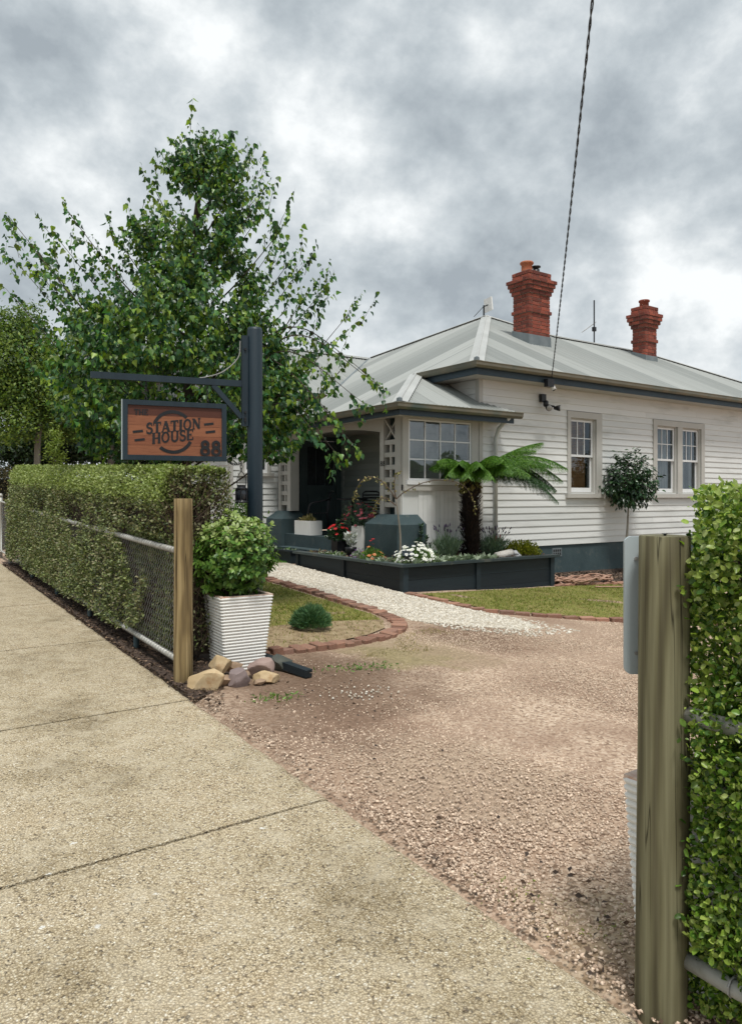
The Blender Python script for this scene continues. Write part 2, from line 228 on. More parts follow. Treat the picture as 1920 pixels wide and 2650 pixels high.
def groundmat(name):
    m = bpy.data.materials.new(name); m.use_nodes = True; t = m.node_tree; l = t.links.new; p = t.nodes['Principled BSDF']
    p.inputs['Roughness'].default_value = .95; p.inputs['Specular IOR Level'].default_value = .15
    co = N(t, 'ShaderNodeTexCoord')
    vo = N(t, 'ShaderNodeTexVoronoi', i_Scale=62.0); l(co.outputs['Object'], vo.inputs['Vector'])
    sp = N(t, 'ShaderNodeSeparateColor'); l(vo.outputs['Color'], sp.inputs[0])
    st = ramp(t, [(0, (.19, .13, .092)), (.3, (.36, .26, .185)), (.65, (.48, .365, .27)), (1, (.60, .49, .38))]); l(sp.outputs[0], st.inputs[0])
    n1 = N(t, 'ShaderNodeTexNoise', i_Scale=.9, i_Detail=8.0, i_Roughness=.65); l(co.outputs['Object'], n1.inputs['Vector'])
    r1 = ramp(t, [(.36, (0, 0, 0)), (.6, (1, 1, 1))]); l(n1.outputs[0], r1.inputs[0])
    fine = N(t, 'ShaderNodeTexNoise', i_Scale=38.0, i_Detail=8.0, i_Roughness=.7); l(co.outputs['Object'], fine.inputs['Vector'])
    dirt = ramp(t, [(.3, (.14, .09, .062)), (.5, (.28, .19, .135)), (.7, (.43, .325, .24))]); l(fine.outputs[0], dirt.inputs[0])
    mx_ = N(t, 'ShaderNodeMixRGB'); l(r1.outputs[0], mx_.inputs[0]); l(dirt.outputs[0], mx_.inputs[1]); l(st.outputs[0], mx_.inputs[2])
    # bare brown earth round the lawn corner, pale dusty wheel track
    def spot(pos, rad, col, last, amt=.85):
        d = N(t, 'ShaderNodeVectorMath', operation='DISTANCE'); d.inputs[1].default_value = pos
        wn = N(t, 'ShaderNodeTexNoise', i_Scale=2.2, i_Detail=6.0); l(co.outputs['Object'], wn.inputs['Vector'])
        wv = N(t, 'ShaderNodeMixRGB', blend_type='LINEAR_LIGHT', i_Fac=.6); l(co.outputs['Object'], wv.inputs[1]); l(wn.outputs['Color'], wv.inputs[2])
        l(wv.outputs[0], d.inputs[0])
        r_ = ramp(t, [(0, (amt, amt, amt)), (.55, (amt*.8, amt*.8, amt*.8)), (1, (0, 0, 0))]); dv = N(t, 'ShaderNodeMath', operation='DIVIDE'); l(d.outputs['Value'], dv.inputs[0]); dv.inputs[1].default_value = rad; l(dv.outputs[0], r_.inputs[0])
        cc = ramp(t, [(.3, tuple(c*.55 for c in col)), (.7, tuple(c*1.3 for c in col))]); l(fine.outputs[0], cc.inputs[0])
        q = N(t, 'ShaderNodeMixRGB'); l(r_.outputs[0], q.inputs[0]); l(last, q.inputs[1]); l(cc.outputs[0], q.inputs[2]); return q.outputs[0]
    last = mx_.outputs[0]
    for pos, rad, col, am in [((3.0, 5.0, .1), 1.15, (.13, .082, .055), .9), ((2.3, 4.0, .1), .8, (.15, .095, .065), .75), ((4.4, 5.5, .05), .8, (.30, .235, .145), .8), ((4.0, 5.25, .05), .5, (.25, .22, .10), .6), ((5.4, 5.9, 0), .8, (.17, .105, .068), .8), ((2.1, 2.9, 0), .5, (.24, .16, .11), .5), ((2.6, 2.9, 0), .7, (.42, .33, .24), .6), ((7, 5.2, -.1), 1.6, (.33, .24, .175), .6), ((2.05, 1.6, 0), .35, (.20, .17, .085), .4)]:
        last = spot(pos, rad, col, last, am)
    l(last, p.inputs['Base Color'])
    b = N(t, 'ShaderNodeBump', i_Strength=1.0, i_Distance=.008); l(sp.outputs[0], b.inputs['Height']); l(b.outputs[0], p.inputs['Normal'])
    return m
M['ground'] = groundmat('gravel_and_earth')
M['lawnsoil'] = mat('lawn_thatch', [(.11, .125, .02), (.17, .17, .035), (.24, .195, .075)], 5, .95, .006, 60)
M['drysoil'] = mat('dry_lawn_thatch', [(.15, .105, .06), (.27, .20, .115), (.33, .26, .16)], 9, .95, .006, 60)
M['pathbase'] = mat('white_gravel_base', [(.36, .31, .235), (.52, .47, .38)], 40, .95, .01, 60)
M['slab'] = mat('pale_concrete', [(.34, .30, .24), (.42, .38, .31)], 6, .9)
# window glass: clear pane with a fresnel reflection
gm = bpy.data.materials.new('window_glass'); gm.use_nodes = True; t = gm.node_tree; t.nodes.clear()
o_ = N(t, 'ShaderNodeOutputMaterial'); gl = N(t, 'ShaderNodeBsdfGlossy', i_Roughness=.02); tr = N(t, 'ShaderNodeBsdfTransparent'); fr = N(t, 'ShaderNodeFresnel', i_IOR=1.55); ms = N(t, 'ShaderNodeMixShader')
fm = N(t, 'ShaderNodeMath', operation='MULTIPLY_ADD'); t.links.new(fr.outputs[0], fm.inputs[0]); fm.inputs[1].default_value = 1.2; fm.inputs[2].default_value = .07; fm.use_clamp = True
gl.inputs[0].default_value = (.80, .88, .95, 1); tr.inputs[0].default_value = (.75, .8, .8, 1)
gn = N(t, 'ShaderNodeTexNoise', i_Scale=1.8, i_Detail=1.0); gb = N(t, 'ShaderNodeBump', i_Strength=.25, i_Distance=.01); t.links.new(gn.outputs[0], gb.inputs['Height']); t.links.new(gb.outputs[0], gl.inputs['Normal'])
t.links.new(fm.outputs[0], ms.inputs[0]); t.links.new(tr.outputs[0], ms.inputs[1]); t.links.new(gl.outputs[0], ms.inputs[2]); t.links.new(ms.outputs[0], o_.inputs[0])
M['glass'] = gm
# worn white paint over terracotta, for the ribbed planters
pm = mat('chipped_white_planter', [(.72, .72, .69), (.80, .80, .77)], 3, .5, dirt=(.36, .12, .055), dirt_scale=4.5, dirt_pos=(.665, .675), stretch=(1, 1, 2.6)); M['planter'] = pm

# ------------------------------------------------------------------ mesh builder
class MB:
    def __init__(s): s.v = []; s.f = []
    def add(s, vs, fs):
        o = len(s.v); s.v += [tuple(v) for v in vs]; s.f += [tuple(o+i for i in f) for f in fs]; return s
    def hexa(s, p): return s.add(p, [(3, 2, 1, 0), (4, 5, 6, 7), (0, 1, 5, 4), (1, 2, 6, 5), (2, 3, 7, 6), (3, 0, 4, 7)])
    def box(s, x0, x1, y0, y1, z0, z1): return s.hexa([(x0, y0, z0), (x1, y0, z0), (x1, y1, z0), (x0, y1, z0), (x0, y0, z1), (x1, y0, z1), (x1, y1, z1), (x0, y1, z1)])
    def obox(s, c, ax, ay, az, hx, hy, hz):
        c, ax, ay, az = Vector(c), Vector(ax), Vector(ay), Vector(az)
        return s.hexa([c+ax*hx*i+ay*hy*j+az*hz*k for k in (-1, 1) for i, j in ((-1, -1), (1, -1), (1, 1), (-1, 1))])
    def bar(s, a, b, w, h, up=(0, 0, 1)):
        a, b = Vector(a), Vector(b); d = (b-a); n = d.length; d.normalize(); sd_ = d.cross(Vector(up)); sd_.normalize(); u = sd_.cross(d)
        return s.obox((a+b)/2, d, sd_, u, n/2, w/2, h/2)
    def tube(s, pts, r, n=8, cap=True):
        pts = [Vector(p) for p in pts]; rr = r if isinstance(r, (list, tuple)) else [r]*len(pts); rings = []; u = None
        for i, p in enumerate(pts):
            d = (pts[min(i+1, len(pts)-1)]-pts[max(i-1, 0)]);
            if d.length < 1e-9: d = Vector((0, 0, 1))
            d.normalize()
            if u is None: u = d.orthogonal().normalized()
            else:
                u = u-d*u.dot(d)
                u = u.normalized() if u.length > 1e-6 else d.orthogonal().normalized()
            w = d.cross(u); rings.append([p+(u*math.cos(2*PI*k/n)+w*math.sin(2*PI*k/n))*rr[i] for k in range(n)])
        vs = [v for q in rings for v in q]; fs = []
        for i in range(len(pts)-1):
            for k in range(n): fs.append((i*n+k, i*n+(k+1) % n, (i+1)*n+(k+1) % n, (i+1)*n+k))
        if cap: fs += [tuple(range(n-1, -1, -1)), tuple((len(pts)-1)*n+k for k in range(n))]
        return s.add(vs, fs)
    def lathe(s, c, prof, n=16):
        vs = [(c[0]+r*math.cos(2*PI*k/n), c[1]+r*math.sin(2*PI*k/n), c[2]+z) for r, z in prof for k in range(n)]
        fs = [(i*n+k, i*n+(k+1) % n, (i+1)*n+(k+1) % n, (i+1)*n+k) for i in range(len(prof)-1) for k in range(n)]
        fs += [tuple(range(n-1, -1, -1)), tuple((len(prof)-1)*n+k for k in range(n))]
        return s.add(vs, fs)
    def poly(s, pts): return s.add(pts, [tuple(range(len(pts)))])
    def build(s, name, m, parent=None, smooth=False):
        me = bpy.data.meshes.new(name); me.from_pydata(s.v, [], s.f); me.update()
        return link(name, me, m, parent, smooth)
def link(name, me, m, parent=None, smooth=False):
    if m is not None and not me.materials: me.materials.append(M[m] if isinstance(m, str) else m)
    if smooth: me.polygons.foreach_set('use_smooth', [True]*len(me.polygons))
    o = bpy.data.objects.new(name, me); COL.objects.link(o); o.parent = parent
    return o
def tag(o, label, cat=None, group=None, kind=None):
    o['label'] = label
    if cat: o['category'] = cat
    if group: o['group'] = group
    if kind: o['kind'] = kind
    return o
def thing(name, label, cat, loc=(0, 0, 0), group=None, rz=0):
    o = bpy.data.objects.new(name, None); COL.objects.link(o); o.location = loc; o.rotation_euler = (0, 0, rz); o.empty_display_size = .1
    return tag(o, label, cat, group)
def npmesh(name, V, F, m, parent=None, smooth=False):
    """V (n,3), F (k,3) or (k,4) arrays"""
    me = bpy.data.meshes.new(name); n, w = F.shape
    me.vertices.add(len(V)); me.vertices.foreach_set('co', V.astype(np.float32).ravel())
    me.loops.add(n*w); me.loops.foreach_set('vertex_index', F.astype(np.int32).ravel())
    me.polygons.add(n); me.polygons.foreach_set('loop_start', np.arange(0, n*w, w, dtype=np.int32)); me.polygons.foreach_set('loop_total', np.full(n, w, np.int32))
    me.update(calc_edges=True)
    return link(name, me, m, parent, smooth)
# leaf templates: x along the leaf, y across, z out of the leaf
T_SIMPLE = (np.array([(0, 0, 0), (.45, -.30, .09), (1, 0, -.06), (.45, .30, .09)]), np.array([(0, 1, 2), (0, 2, 3)]))
T_LONG = (np.array([(0, 0, 0), (.3, -.16, .05), (.65, -.13, .03), (1, 0, -.12), (.65, .13, .03), (.3, .16, .05), (.5, 0, 0)]), np.array([(0, 1, 6), (1, 2, 6), (2, 3, 6), (3, 4, 6), (4, 5, 6), (5, 0, 6)]))
T_HEART = (np.array([(0, 0, 0), (.02, -.3, .05), (.25, -.41, .08), (.6, -.22, .04), (1, 0, -.12), (.6, .22, .04), (.25, .41, .08), (.02, .3, .05), (.35, 0, -.02)]), np.array([(0, 1, 8), (1, 2, 8), (2, 3, 8), (3, 4, 8), (4, 5, 8), (5, 6, 8), (6, 7, 8), (7, 0, 8)]))
T_WAVY = (np.array([(0, 0, 0), (.22, -.24, .10), (.5, -.33, .0), (.8, -.22, .10), (1, 0, -.08), (.8, .22, .02), (.5, .33, .11), (.22, .24, .0), (.5, 0, -.05), (-.15, 0, -.02)]), np.array([(0, 1, 8), (1, 2, 8), (2, 3, 8), (3, 4, 8), (4, 5, 8), (5, 6, 8), (6, 7, 8), (7, 0, 8)]))
T_BLADE = (np.array([(0, -.05, 0), (0, .05, 0), (.6, .03, .08), (1, 0, .25)]), np.array([(0, 1, 2), (0, 2, 3)]))
def unit(a): return a/np.maximum(np.linalg.norm(a, axis=1, keepdims=True), 1e-9)
def rdir(n, up=0.): v = RNG.normal(size=(n, 3)); v[:, 2] += up; return unit(v)
def leaves(name, pos, axis, nrm, size, tpl, m, parent=None):
    V0, F0 = tpl; n = len(pos); axis = unit(np.asarray(axis, float)); nrm = np.asarray(nrm, float)
    side = unit(np.cross(nrm, axis)); nn = np.cross(axis, side); size = np.broadcast_to(size, n)[:, None, None]
    V = pos[:, None, :]+size*(V0[None, :, 0:1]*axis[:, None, :]+V0[None, :, 1:2]*side[:, None, :]+V0[None, :, 2:3]*nn[:, None, :])
    F = F0[None]+(np.arange(n)*len(V0))[:, None, None]
    return npmesh(name, V.reshape(-1, 3), F.reshape(-1, F0.shape[1]), m, parent)
OCT = np.array([(1, 0, 0), (-1, 0, 0), (0, 1, 0), (0, -1, 0), (0, 0, 1), (0, 0, -1)], float); OCF = np.array([(0, 2, 4), (2, 1, 4), (1, 3, 4), (3, 0, 4), (2, 0, 5), (1, 2, 5), (3, 1, 5), (0, 3, 5)])
CUB = np.array([(x, y, z) for z in (-.7, .7) for x, y in ((-.8, -.8), (.8, -.8), (.8, .8), (-.8, .8))], float); CUF = np.array([(0, 3, 2), (0, 2, 1), (4, 5, 6), (4, 6, 7), (0, 1, 5), (0, 5, 4), (1, 2, 6), (1, 6, 5), (2, 3, 7), (2, 7, 6), (3, 0, 4), (3, 4, 7)])
def stones(name, xy, size, m, parent=None, zoff=.3, flat=.6, kind='stuff', base=OCT, faces=OCF):
    n = len(xy); ang = RNG.uniform(0, 2*PI, n); tilt = RNG.normal(0, .35, n)
    J = base[None]*(1+RNG.normal(0, .22, (n, len(base), 1)))*np.array([1, .75, flat])
    ct, st_ = np.cos(tilt)[:, None], np.sin(tilt)[:, None]
    x, z = J[..., 0]*ct-J[..., 2]*st_, J[..., 0]*st_+J[..., 2]*ct; y = J[..., 1]
    ca, sa = np.cos(ang)[:, None], np.sin(ang)[:, None]; s = size[:, None]
    V = np.stack([xy[:, 0:1]+s*(x*ca-y*sa), xy[:, 1:2]+s*(x*sa+y*ca), g(xy[:, 0], xy[:, 1])[:, None]+s*(z+zoff)], -1)
    F = faces[None]+(np.arange(n)*len(base))[:, None, None]
    o = npmesh(name, V.reshape(-1, 3), F.reshape(-1, 3), m, parent)
    if kind: o['kind'] = kind
    return o
def inpoly(xy, poly):
    x, y = xy[:, 0], xy[:, 1]; r = np.zeros(len(x), bool); k = len(poly)
    for i in range(k):
        (x1, y1), (x2, y2) = poly[i], poly[(i+1) % k]
        c = ((y1 > y) != (y2 > y)) & (x < (x2-x1)*(y-y1)/((y2-y1) or 1e-9)+x1); r ^= c
    return r
def scatter(poly, n):
    P_ = np.array(poly); lo, hi = P_.min(0), P_.max(0); out = np.zeros((0, 2))
    while len(out) < n:
        q = RNG.uniform(lo, hi, (n*2, 2)); out = np.vstack([out, q[inpoly(q, poly)]])
    return out[:n]
def sheet(name, poly, dz, m, step=.3, amp=0.):
    P_ = np.array(poly); lo, hi = P_.min(0), P_.max(0)
    gx, gy = np.meshgrid(np.arange(lo[0], hi[0], step), np.arange(lo[1], hi[1], step)); q = np.stack([gx.ravel(), gy.ravel()], 1)+.013; q = q[inpoly(q, poly)]
    pts = [Vector(p) for p in poly]+[Vector(p) for p in q]
    vs_, _, fs_, *_ = delaunay_2d_cdt(pts, [], [list(range(len(poly)))], 1, 1e-5)
    vv = [(p.x, p.y, float(g(p.x, p.y))+dz+amp*noise.noise((p.x*3, p.y*3, 0))) for p in vs_]
    return MB().add(vv, [tuple(f) for f in fs_]).build(name, m, None, True)
def tuft(name, label, cat, loc, n, h, spread, m, tpl=T_BLADE, lean=.5, group=None, parent=None, wid=1.):
    """a small plant of blades rising from one point"""
    a = RNG.uniform(0, 2*PI, n); r = spread*np.sqrt(RNG.random(n)); pos = np.stack([r*np.cos(a)*.5, r*np.sin(a)*.5, np.zeros(n)], 1)+np.array(loc)
    ax = np.stack([np.cos(a)*lean*(.3+r/spread), np.sin(a)*lean*(.3+r/spread), np.ones(n)], 1)+RNG.normal(0, .12, (n, 3))
    o = leaves(name, pos, ax, rdir(n, .3), h*RNG.uniform(.6, 1.1, n), tpl, m, parent)
    return tag(o, label, cat, group) if parent is None else o
def curve(p, k=12):
    """smooth polyline through control points"""
    p = [Vector(q) for q in p]; p = [2*p[0]-p[1]]+p+[2*p[-1]-p[-2]]; out = []
    for i in range(1, len(p)-2):
        for j in range(k):
            t_ = j/k; a, b, c, d = p[i-1:i+3]
            out.append(.5*((2*b)+(c-a)*t_+(2*a-5*b+4*c-d)*t_**2+(3*b-a-3*c+d)*t_**3))
    return out+[p[-2]]
# ================================================================== SETTING
EDGE_X = 1.82
gx = np.concatenate([[-400, -150, -60, -25, -10], np.arange(-4, 26, .3), [30, 45, 80, 160, 400]]); gy = np.concatenate([[-400, -150, -60, -25, -10], np.arange(-4, 24, .3), [28, 45, 80, 160, 400]])
GX, GY = np.meshgrid(gx, gy); GZ = g(GX, GY)
GZ = np.where(GX < 1.7, .035*(cl(GY, -2, 14)-1.3)-.06, GZ) + .010*np.sin(GX*2.1+GY)*np.cos(GY*1.7-GX*.6)*(GX > 1.9)
nx, ny = len(gx), len(gy); idx = np.arange(nx*ny).reshape(ny, nx)
o = npmesh('ground', np.stack([GX, GY, GZ], -1).reshape(-1, 3), np.stack([idx[:-1, :-1], idx[:-1, 1:], idx[1:, 1:], idx[1:, :-1]], -1).reshape(-1, 4), 'ground', None, True)
tag(o, 'pinkish gravel driveway and bare earth', kind='structure')
# footpath: separate slabs with open joints
fp = bpy.data.objects.new('footpath', None); COL.objects.link(fp); tag(fp, 'exposed aggregate footpath slabs', kind='structure')
js = [-3.2, -1.1, .95, 2.98, 4.77, 6.85, 9.02, 11.1, 13.2, 15.3, 17.5, 22]
for a, b in zip(js[:-1], js[1:]):
    mb = MB(); gap = .010; n = max(4, int((b-a)/.05)); top = lambda y: .035*(float(cl(y, -2, 14))-1.3)
    row = []
    for i in range(n+1):
        y = a+gap+(b-a-2*gap)*i/n; e = EDGE_X+.012*noise.noise((y*4, 0, 0))+.007*noise.noise((y*19, 3, 0)); j = .004*noise.noise((y*9, 7, 1))
        row.append([(-.5, y, top(y)), (.7, y, top(y)), (e-.03, y, top(y)), (e, y, top(y)-.012+j), (e+.015, y, top(y)-.12)])
    vs_ = [p for r_ in row for p in r_]; m5 = 5
    fs_ = [(i*m5+k, i*m5+k+1, (i+1)*m5+k+1, (i+1)*m5+k) for i in range(n) for k in range(m5-1)]
    # front and back drop
    fs2 = []
    mb.add(vs_, fs_)
    for i0, sg in ((0, 1), (n, -1)):
        t5 = row[i0]; mb.add(t5[:4]+[(p[0], p[1], p[2]-.1) for p in t5[:4]], [(k, k+1, k+5, k+4) if sg < 0 else (k+4, k+5, k+1, k) for k in range(3)])
    mb.build('slab', 'aggregate', fp)
# driveway stones, leaf litter
drive = [(1.84, .8), (2.2, .6), (3.2, .2), (9, 1.5), (8.3, 5.7), (7.6, 6.1), (6.75, 6.55), (6.5, 6.8), (5.6, 6.2), (4.9, 6.2), (4.3, 5.75), (3.0, 5.55), (2.9, 4.9), (2.2, 4.6), (1.86, 4.6)]
xy = scatter(drive, 140000); d = np.hypot(xy[:, 0], xy[:, 1]); nn_ = np.array([noise.noise((x*1.1, y*1.1, 0)) for x, y in xy])
bare = np.hypot(xy[:, 0]-3.0, xy[:, 1]-5.0) < .9+.3*nn_*2
keep = (RNG.random(len(xy)) < np.clip(.55+1.0*nn_+.3*(d < 4), .12, 1)) & (~bare | (RNG.random(len(xy)) < .12))
xy = xy[keep]; d = d[keep]; sz = (.0042+.0056*RNG.random(len(xy))**2.4)*np.clip(1.15-.0*d, .8, 1.2)
tag(stones('driveway_gravel', xy, sz, 'pinkstone', zoff=.25), 'loose pinkish beige stones over the driveway')
xy = scatter([(1.84, 1.0), (2.5, 1.05), (2.45, 2.3), (1.88, 2.9)], 2200); tag(stones('edge_gravel', xy, .0055+.009*RNG.random(len(xy))**3, 'pinkstone', zoff=.2), 'larger pale stones by the footpath edge')
xy = np.vstack([scatter([(1.80, 4.5), (1.95, 4.5), (2.3, 5.5), (2.0, 13), (1.8, 13)], 5200), scatter([(1.84, 1.0), (2.4, .9), (2.4, 1.9), (1.86, 2.3)], 120), scatter([(1.84, 2), (2.2, 2), (3.4, 4.9), (2.0, 5.2), (1.84, 4.6)], 160)])
pos = np.column_stack([xy, np.maximum(g(xy[:, 0], xy[:, 1]), .035*(xy[:, 1]-1.3))+.008+.01*RNG.random(len(xy))])
tag(leaves('leaf_litter', pos, rdir(len(xy))*[1, 1, .15], rdir(len(xy), 1.5), RNG.uniform(.012, .035, len(xy)), T_SIMPLE, 'litter'), 'dark fallen leaves along the fence foot', kind='stuff')
o = sheet('hedge_soil', [(1.835, 4.75), (2.0, 4.85), (2.35, 5.3), (2.9, 5.75), (2.85, 7), (2.7, 13.3), (1.835, 13.3)], .008, 'soil', .15, .008); tag(o, 'dark soil strip under the hedge', kind='structure')
q = np.stack([1.83-np.abs(RNG.normal(0, .05, 240)), RNG.uniform(1.1, 4.7, 240)], 1); V_ = q.copy(); o = stones('spilt_driveway_stones', np.column_stack([np.full(240, 1.9), V_[:, 1]]), RNG.uniform(.003, .008, 240), 'pinkstone'); co_ = np.array([v.co[:] for v in o.data.vertices]); co_[:, 0] += np.repeat(q[:, 0]-1.9, 6); o.data.vertices.foreach_set('co', co_.astype(np.float32).ravel()); tag(o, 'few driveway stones spilt onto the footpath edge')
xy = np.column_stack([RNG.uniform(.2, 1.8, 90), RNG.uniform(1.3, 8, 90)]); tag(leaves('path_litter', np.column_stack([xy, .035*(xy[:, 1]-1.3)+.004]), rdir(90)*[1, 1, .1], rdir(90, 2), RNG.uniform(.008, .026, 90), (T_LONG[0]*[1, .6, 1], T_LONG[1]), 'litter'), 'scattered dry leaf bits on the footpath', kind='stuff')
# white gravel path
path = [(5.28, 7.1), (5.28, 9.9), (5.2, 11.75), (6.47, 11.75), (6.47, 8.4), (6.5, 7.6), (6.55, 7.05), (6.7, 6.5), (6.55, 5.95), (6.15, 5.95), (5.65, 6.35), (5.25, 6.75)]
o = sheet('path', path, .008, 'pathbase', .2); tag(o, 'white pebble garden path', kind='structure')
xy = np.vstack([scatter(path, 26000), scatter([(5.3, 6.6), (6.6, 6.9), (6.9, 6.2), (6.9, 5.6), (6.0, 5.6), (5.4, 6.2)], 900)])
tag(stones('path_gravel', xy, .008+.011*RNG.random(len(xy))**1.5, 'whitestone', zoff=.35, base=CUB, faces=CUF, flat=.7), 'white pebbles of the garden path')
xy = RNG.normal((3.05, 4.45), (.16, .10), (60, 2)); tag(stones('spilt_gravel', xy, RNG.uniform(.006, .014, 60), 'whitestone'), 'few white pebbles spilt on the driveway')
# lawns
lawnA = [(2.9, 5.95), (3.6, 5.98), (4.2, 6.2), (4.6, 6.45), (4.88, 6.8), (5.0, 7.2), (5.0, 11.6), (2.75, 11.6), (2.75, 6.6)]
lawnB = [(6.72, 8.4), (6.75, 7.6), (6.8, 7.15), (7.0, 6.85), (7.4, 6.55), (8.1, 6.1), (9.2, 5.4), (12.5, 5.2), (12.8, 8.3), (11.4, 8.45), (9.8, 8.45)]
tag(sheet('lawn', lawnA, .010, 'lawnsoil', .25, .01), 'lawn inside the brick edging near the hedge', kind='structure')
tag(sheet('lawn', lawnB, .010, 'lawnsoil', .25, .01), 'lawn in front of the raised bed', kind='structure')
dryA = [(2.9, 5.93), (3.6, 5.96), (4.25, 6.2), (4.65, 6.45), (4.9, 6.85), (4.3, 6.95), (3.6, 6.9), (2.8, 6.6)]
tag(sheet('dry_soil', dryA, .016, 'drysoil', .2, .006), 'bare dry patch around the round grey-green shrub', kind='structure')
def blades(name, poly, n, h, m, label, dens=None):
    xy = scatter(poly, n)
    if dens is not None: xy = xy[RNG.random(len(xy)) < dens(xy)]
    k = len(xy); pos = np.column_stack([xy, g(xy[:, 0], xy[:, 1])+.006]); ax = rdir(k, .9)
    tag(leaves(name, pos, ax, rdir(k), h*RNG.uniform(.5, 1.2, k), (T_BLADE[0]*[1, 2.2, 1], T_BLADE[1]), m), label, kind='stuff')
nz_ = lambda s, o: (lambda q: np.array([noise.noise((x*s, y*s, o)) for x, y in q]))
blades('grass', lawnA, 26000, .045, 'grass', 'patchy green grass inside the brick edging', lambda q: np.where(inpoly(q, dryA), .12, .9)*np.clip(.8+.9*nz_(1.5, 1)(q), .15, 1))
blades('grass', lawnB, 30000, .042, 'grass', 'short green grass in front of the raised bed', lambda q: np.clip(.75+1.0*nz_(1.3, 4)(q)-.12*(q[:, 1] < 7), .15, 1))
blades('dry_grass', lawnA, 9000, .04, 'drygrass', 'straw coloured grass inside the brick edging')
blades('dry_grass', lawnB, 12000, .035, 'drygrass', 'straw coloured grass in front of the raised bed')
blades('dry_grass', [(3.6, 5.4), (4.3, 5.3), (5.3, 5.7), (5.2, 6.3), (4.7, 6.2), (4.2, 5.7)], 2600, .03, 'drygrass', 'flattened straw on the driveway by the lawn corner', lambda q: np.clip(.4+1.2*nz_(1.8, 9)(q), 0, 1))
blades('turf', [(5.4, 12.15), (6.5, 12.1), (6.5, 13.7), (5.4, 13.7)], 5000, .04, 'turf', 'strip of bright green turf by the low planter bed')
o = sheet('paving', [(5.0, 11.77), (6.47, 11.77), (6.47, 12.1), (5.0, 12.15)], .014, 'slab', .3); tag(o, 'pale concrete paving at the end of the white path', kind='structure')
mul = [(9.85, 8.62), (11.5, 8.5), (14.5, 8.4), (18, 8.4), (18, 9.64), (9.85, 9.64)]
o = sheet('mulch', mul, .03, 'soil', .2, .03); tag(o, 'dark mulched bed along the house wall', kind='structure')
xy = scatter(mul, 2500); pos = np.column_stack([xy, g(xy[:, 0], xy[:, 1])+.045]); tag(leaves('bark_chips', pos, rdir(2500)*[1, 1, .3], rdir(2500, 1), RNG.uniform(.03, .07, 2500), T_SIMPLE, 'chip'), 'bark chips along the house wall', kind='stuff')
# ------------------------------------------------------------------ brick edging
def beveled_brick():
    import bmesh
    bm = bmesh.new(); bmesh.ops.create_cube(bm, size=1.0)
    bmesh.ops.bevel(bm, geom=list(bm.edges), offset=.06, segments=1, affect='EDGES')
    me = bpy.data.meshes.new('brick'); bm.to_mesh(me); bm.free(); return me
BRICK_EDGE = beveled_brick(); BRICK_EDGE.materials.append(M['edgebrick'])
def edging(label, pts, step, along, across, mode):
    root = thing('brick_edging', label, 'brick edging', (0, 0, 0))
    cv = curve([(x, y, 0) for x, y in pts], 20); acc = 0; last = cv[0]; nxt = 0
    for i in range(1, len(cv)):
        seg = cv[i]-cv[i-1]; ln = seg.length; s = 0
        while acc+ln-s*0 >= nxt:
            tt = (nxt-acc)/ln; p = cv[i-1]+seg*tt; a = math.atan2(seg.y, seg.x)
            b = bpy.data.objects.new('brick', BRICK_EDGE); COL.objects.link(b); b.parent = root
            w = along*random.uniform(.86, .97); b.scale = (w, across*random.uniform(.93, 1.04), .09*random.uniform(.9, 1.1))
            b.location = (p.x+random.gauss(0, .008), p.y+random.gauss(0, .008), float(g(p.x, p.y))+random.uniform(-.012, .010))
            b.rotation_euler = (random.gauss(0, .07), random.gauss(0, .06), a+random.gauss(0, .07)); nxt += step
        acc += ln
    return root
edging('curved red brick edging round the lawn corner beside the white path', [(5.13, 11.6), (5.14, 10), (5.14, 8.6), (5.14, 7.5), (5.08, 6.9), (4.85, 6.45), (4.5, 6.15), (4.15, 5.99), (3.6, 5.86), (3.1, 5.82), (2.85, 5.83)], .115, .11, .165, 0)
edging('brick edging between the white path and the lawn by the raised bed', [(6.5, 8.35), (6.55, 7.75), (6.6, 7.25), (6.72, 6.92), (7.0, 6.6), (7.4, 6.33), (7.9, 6.02), (8.6, 5.6), (9.4, 5.2)], .205, .2, .11, 0)
edging('short row of bricks holding the mulch beside the coiled hose', [(9.86, 8.52), (10.4, 8.5), (11.1, 8.47), (11.9, 8.44)], .235, .23, .11, 0)
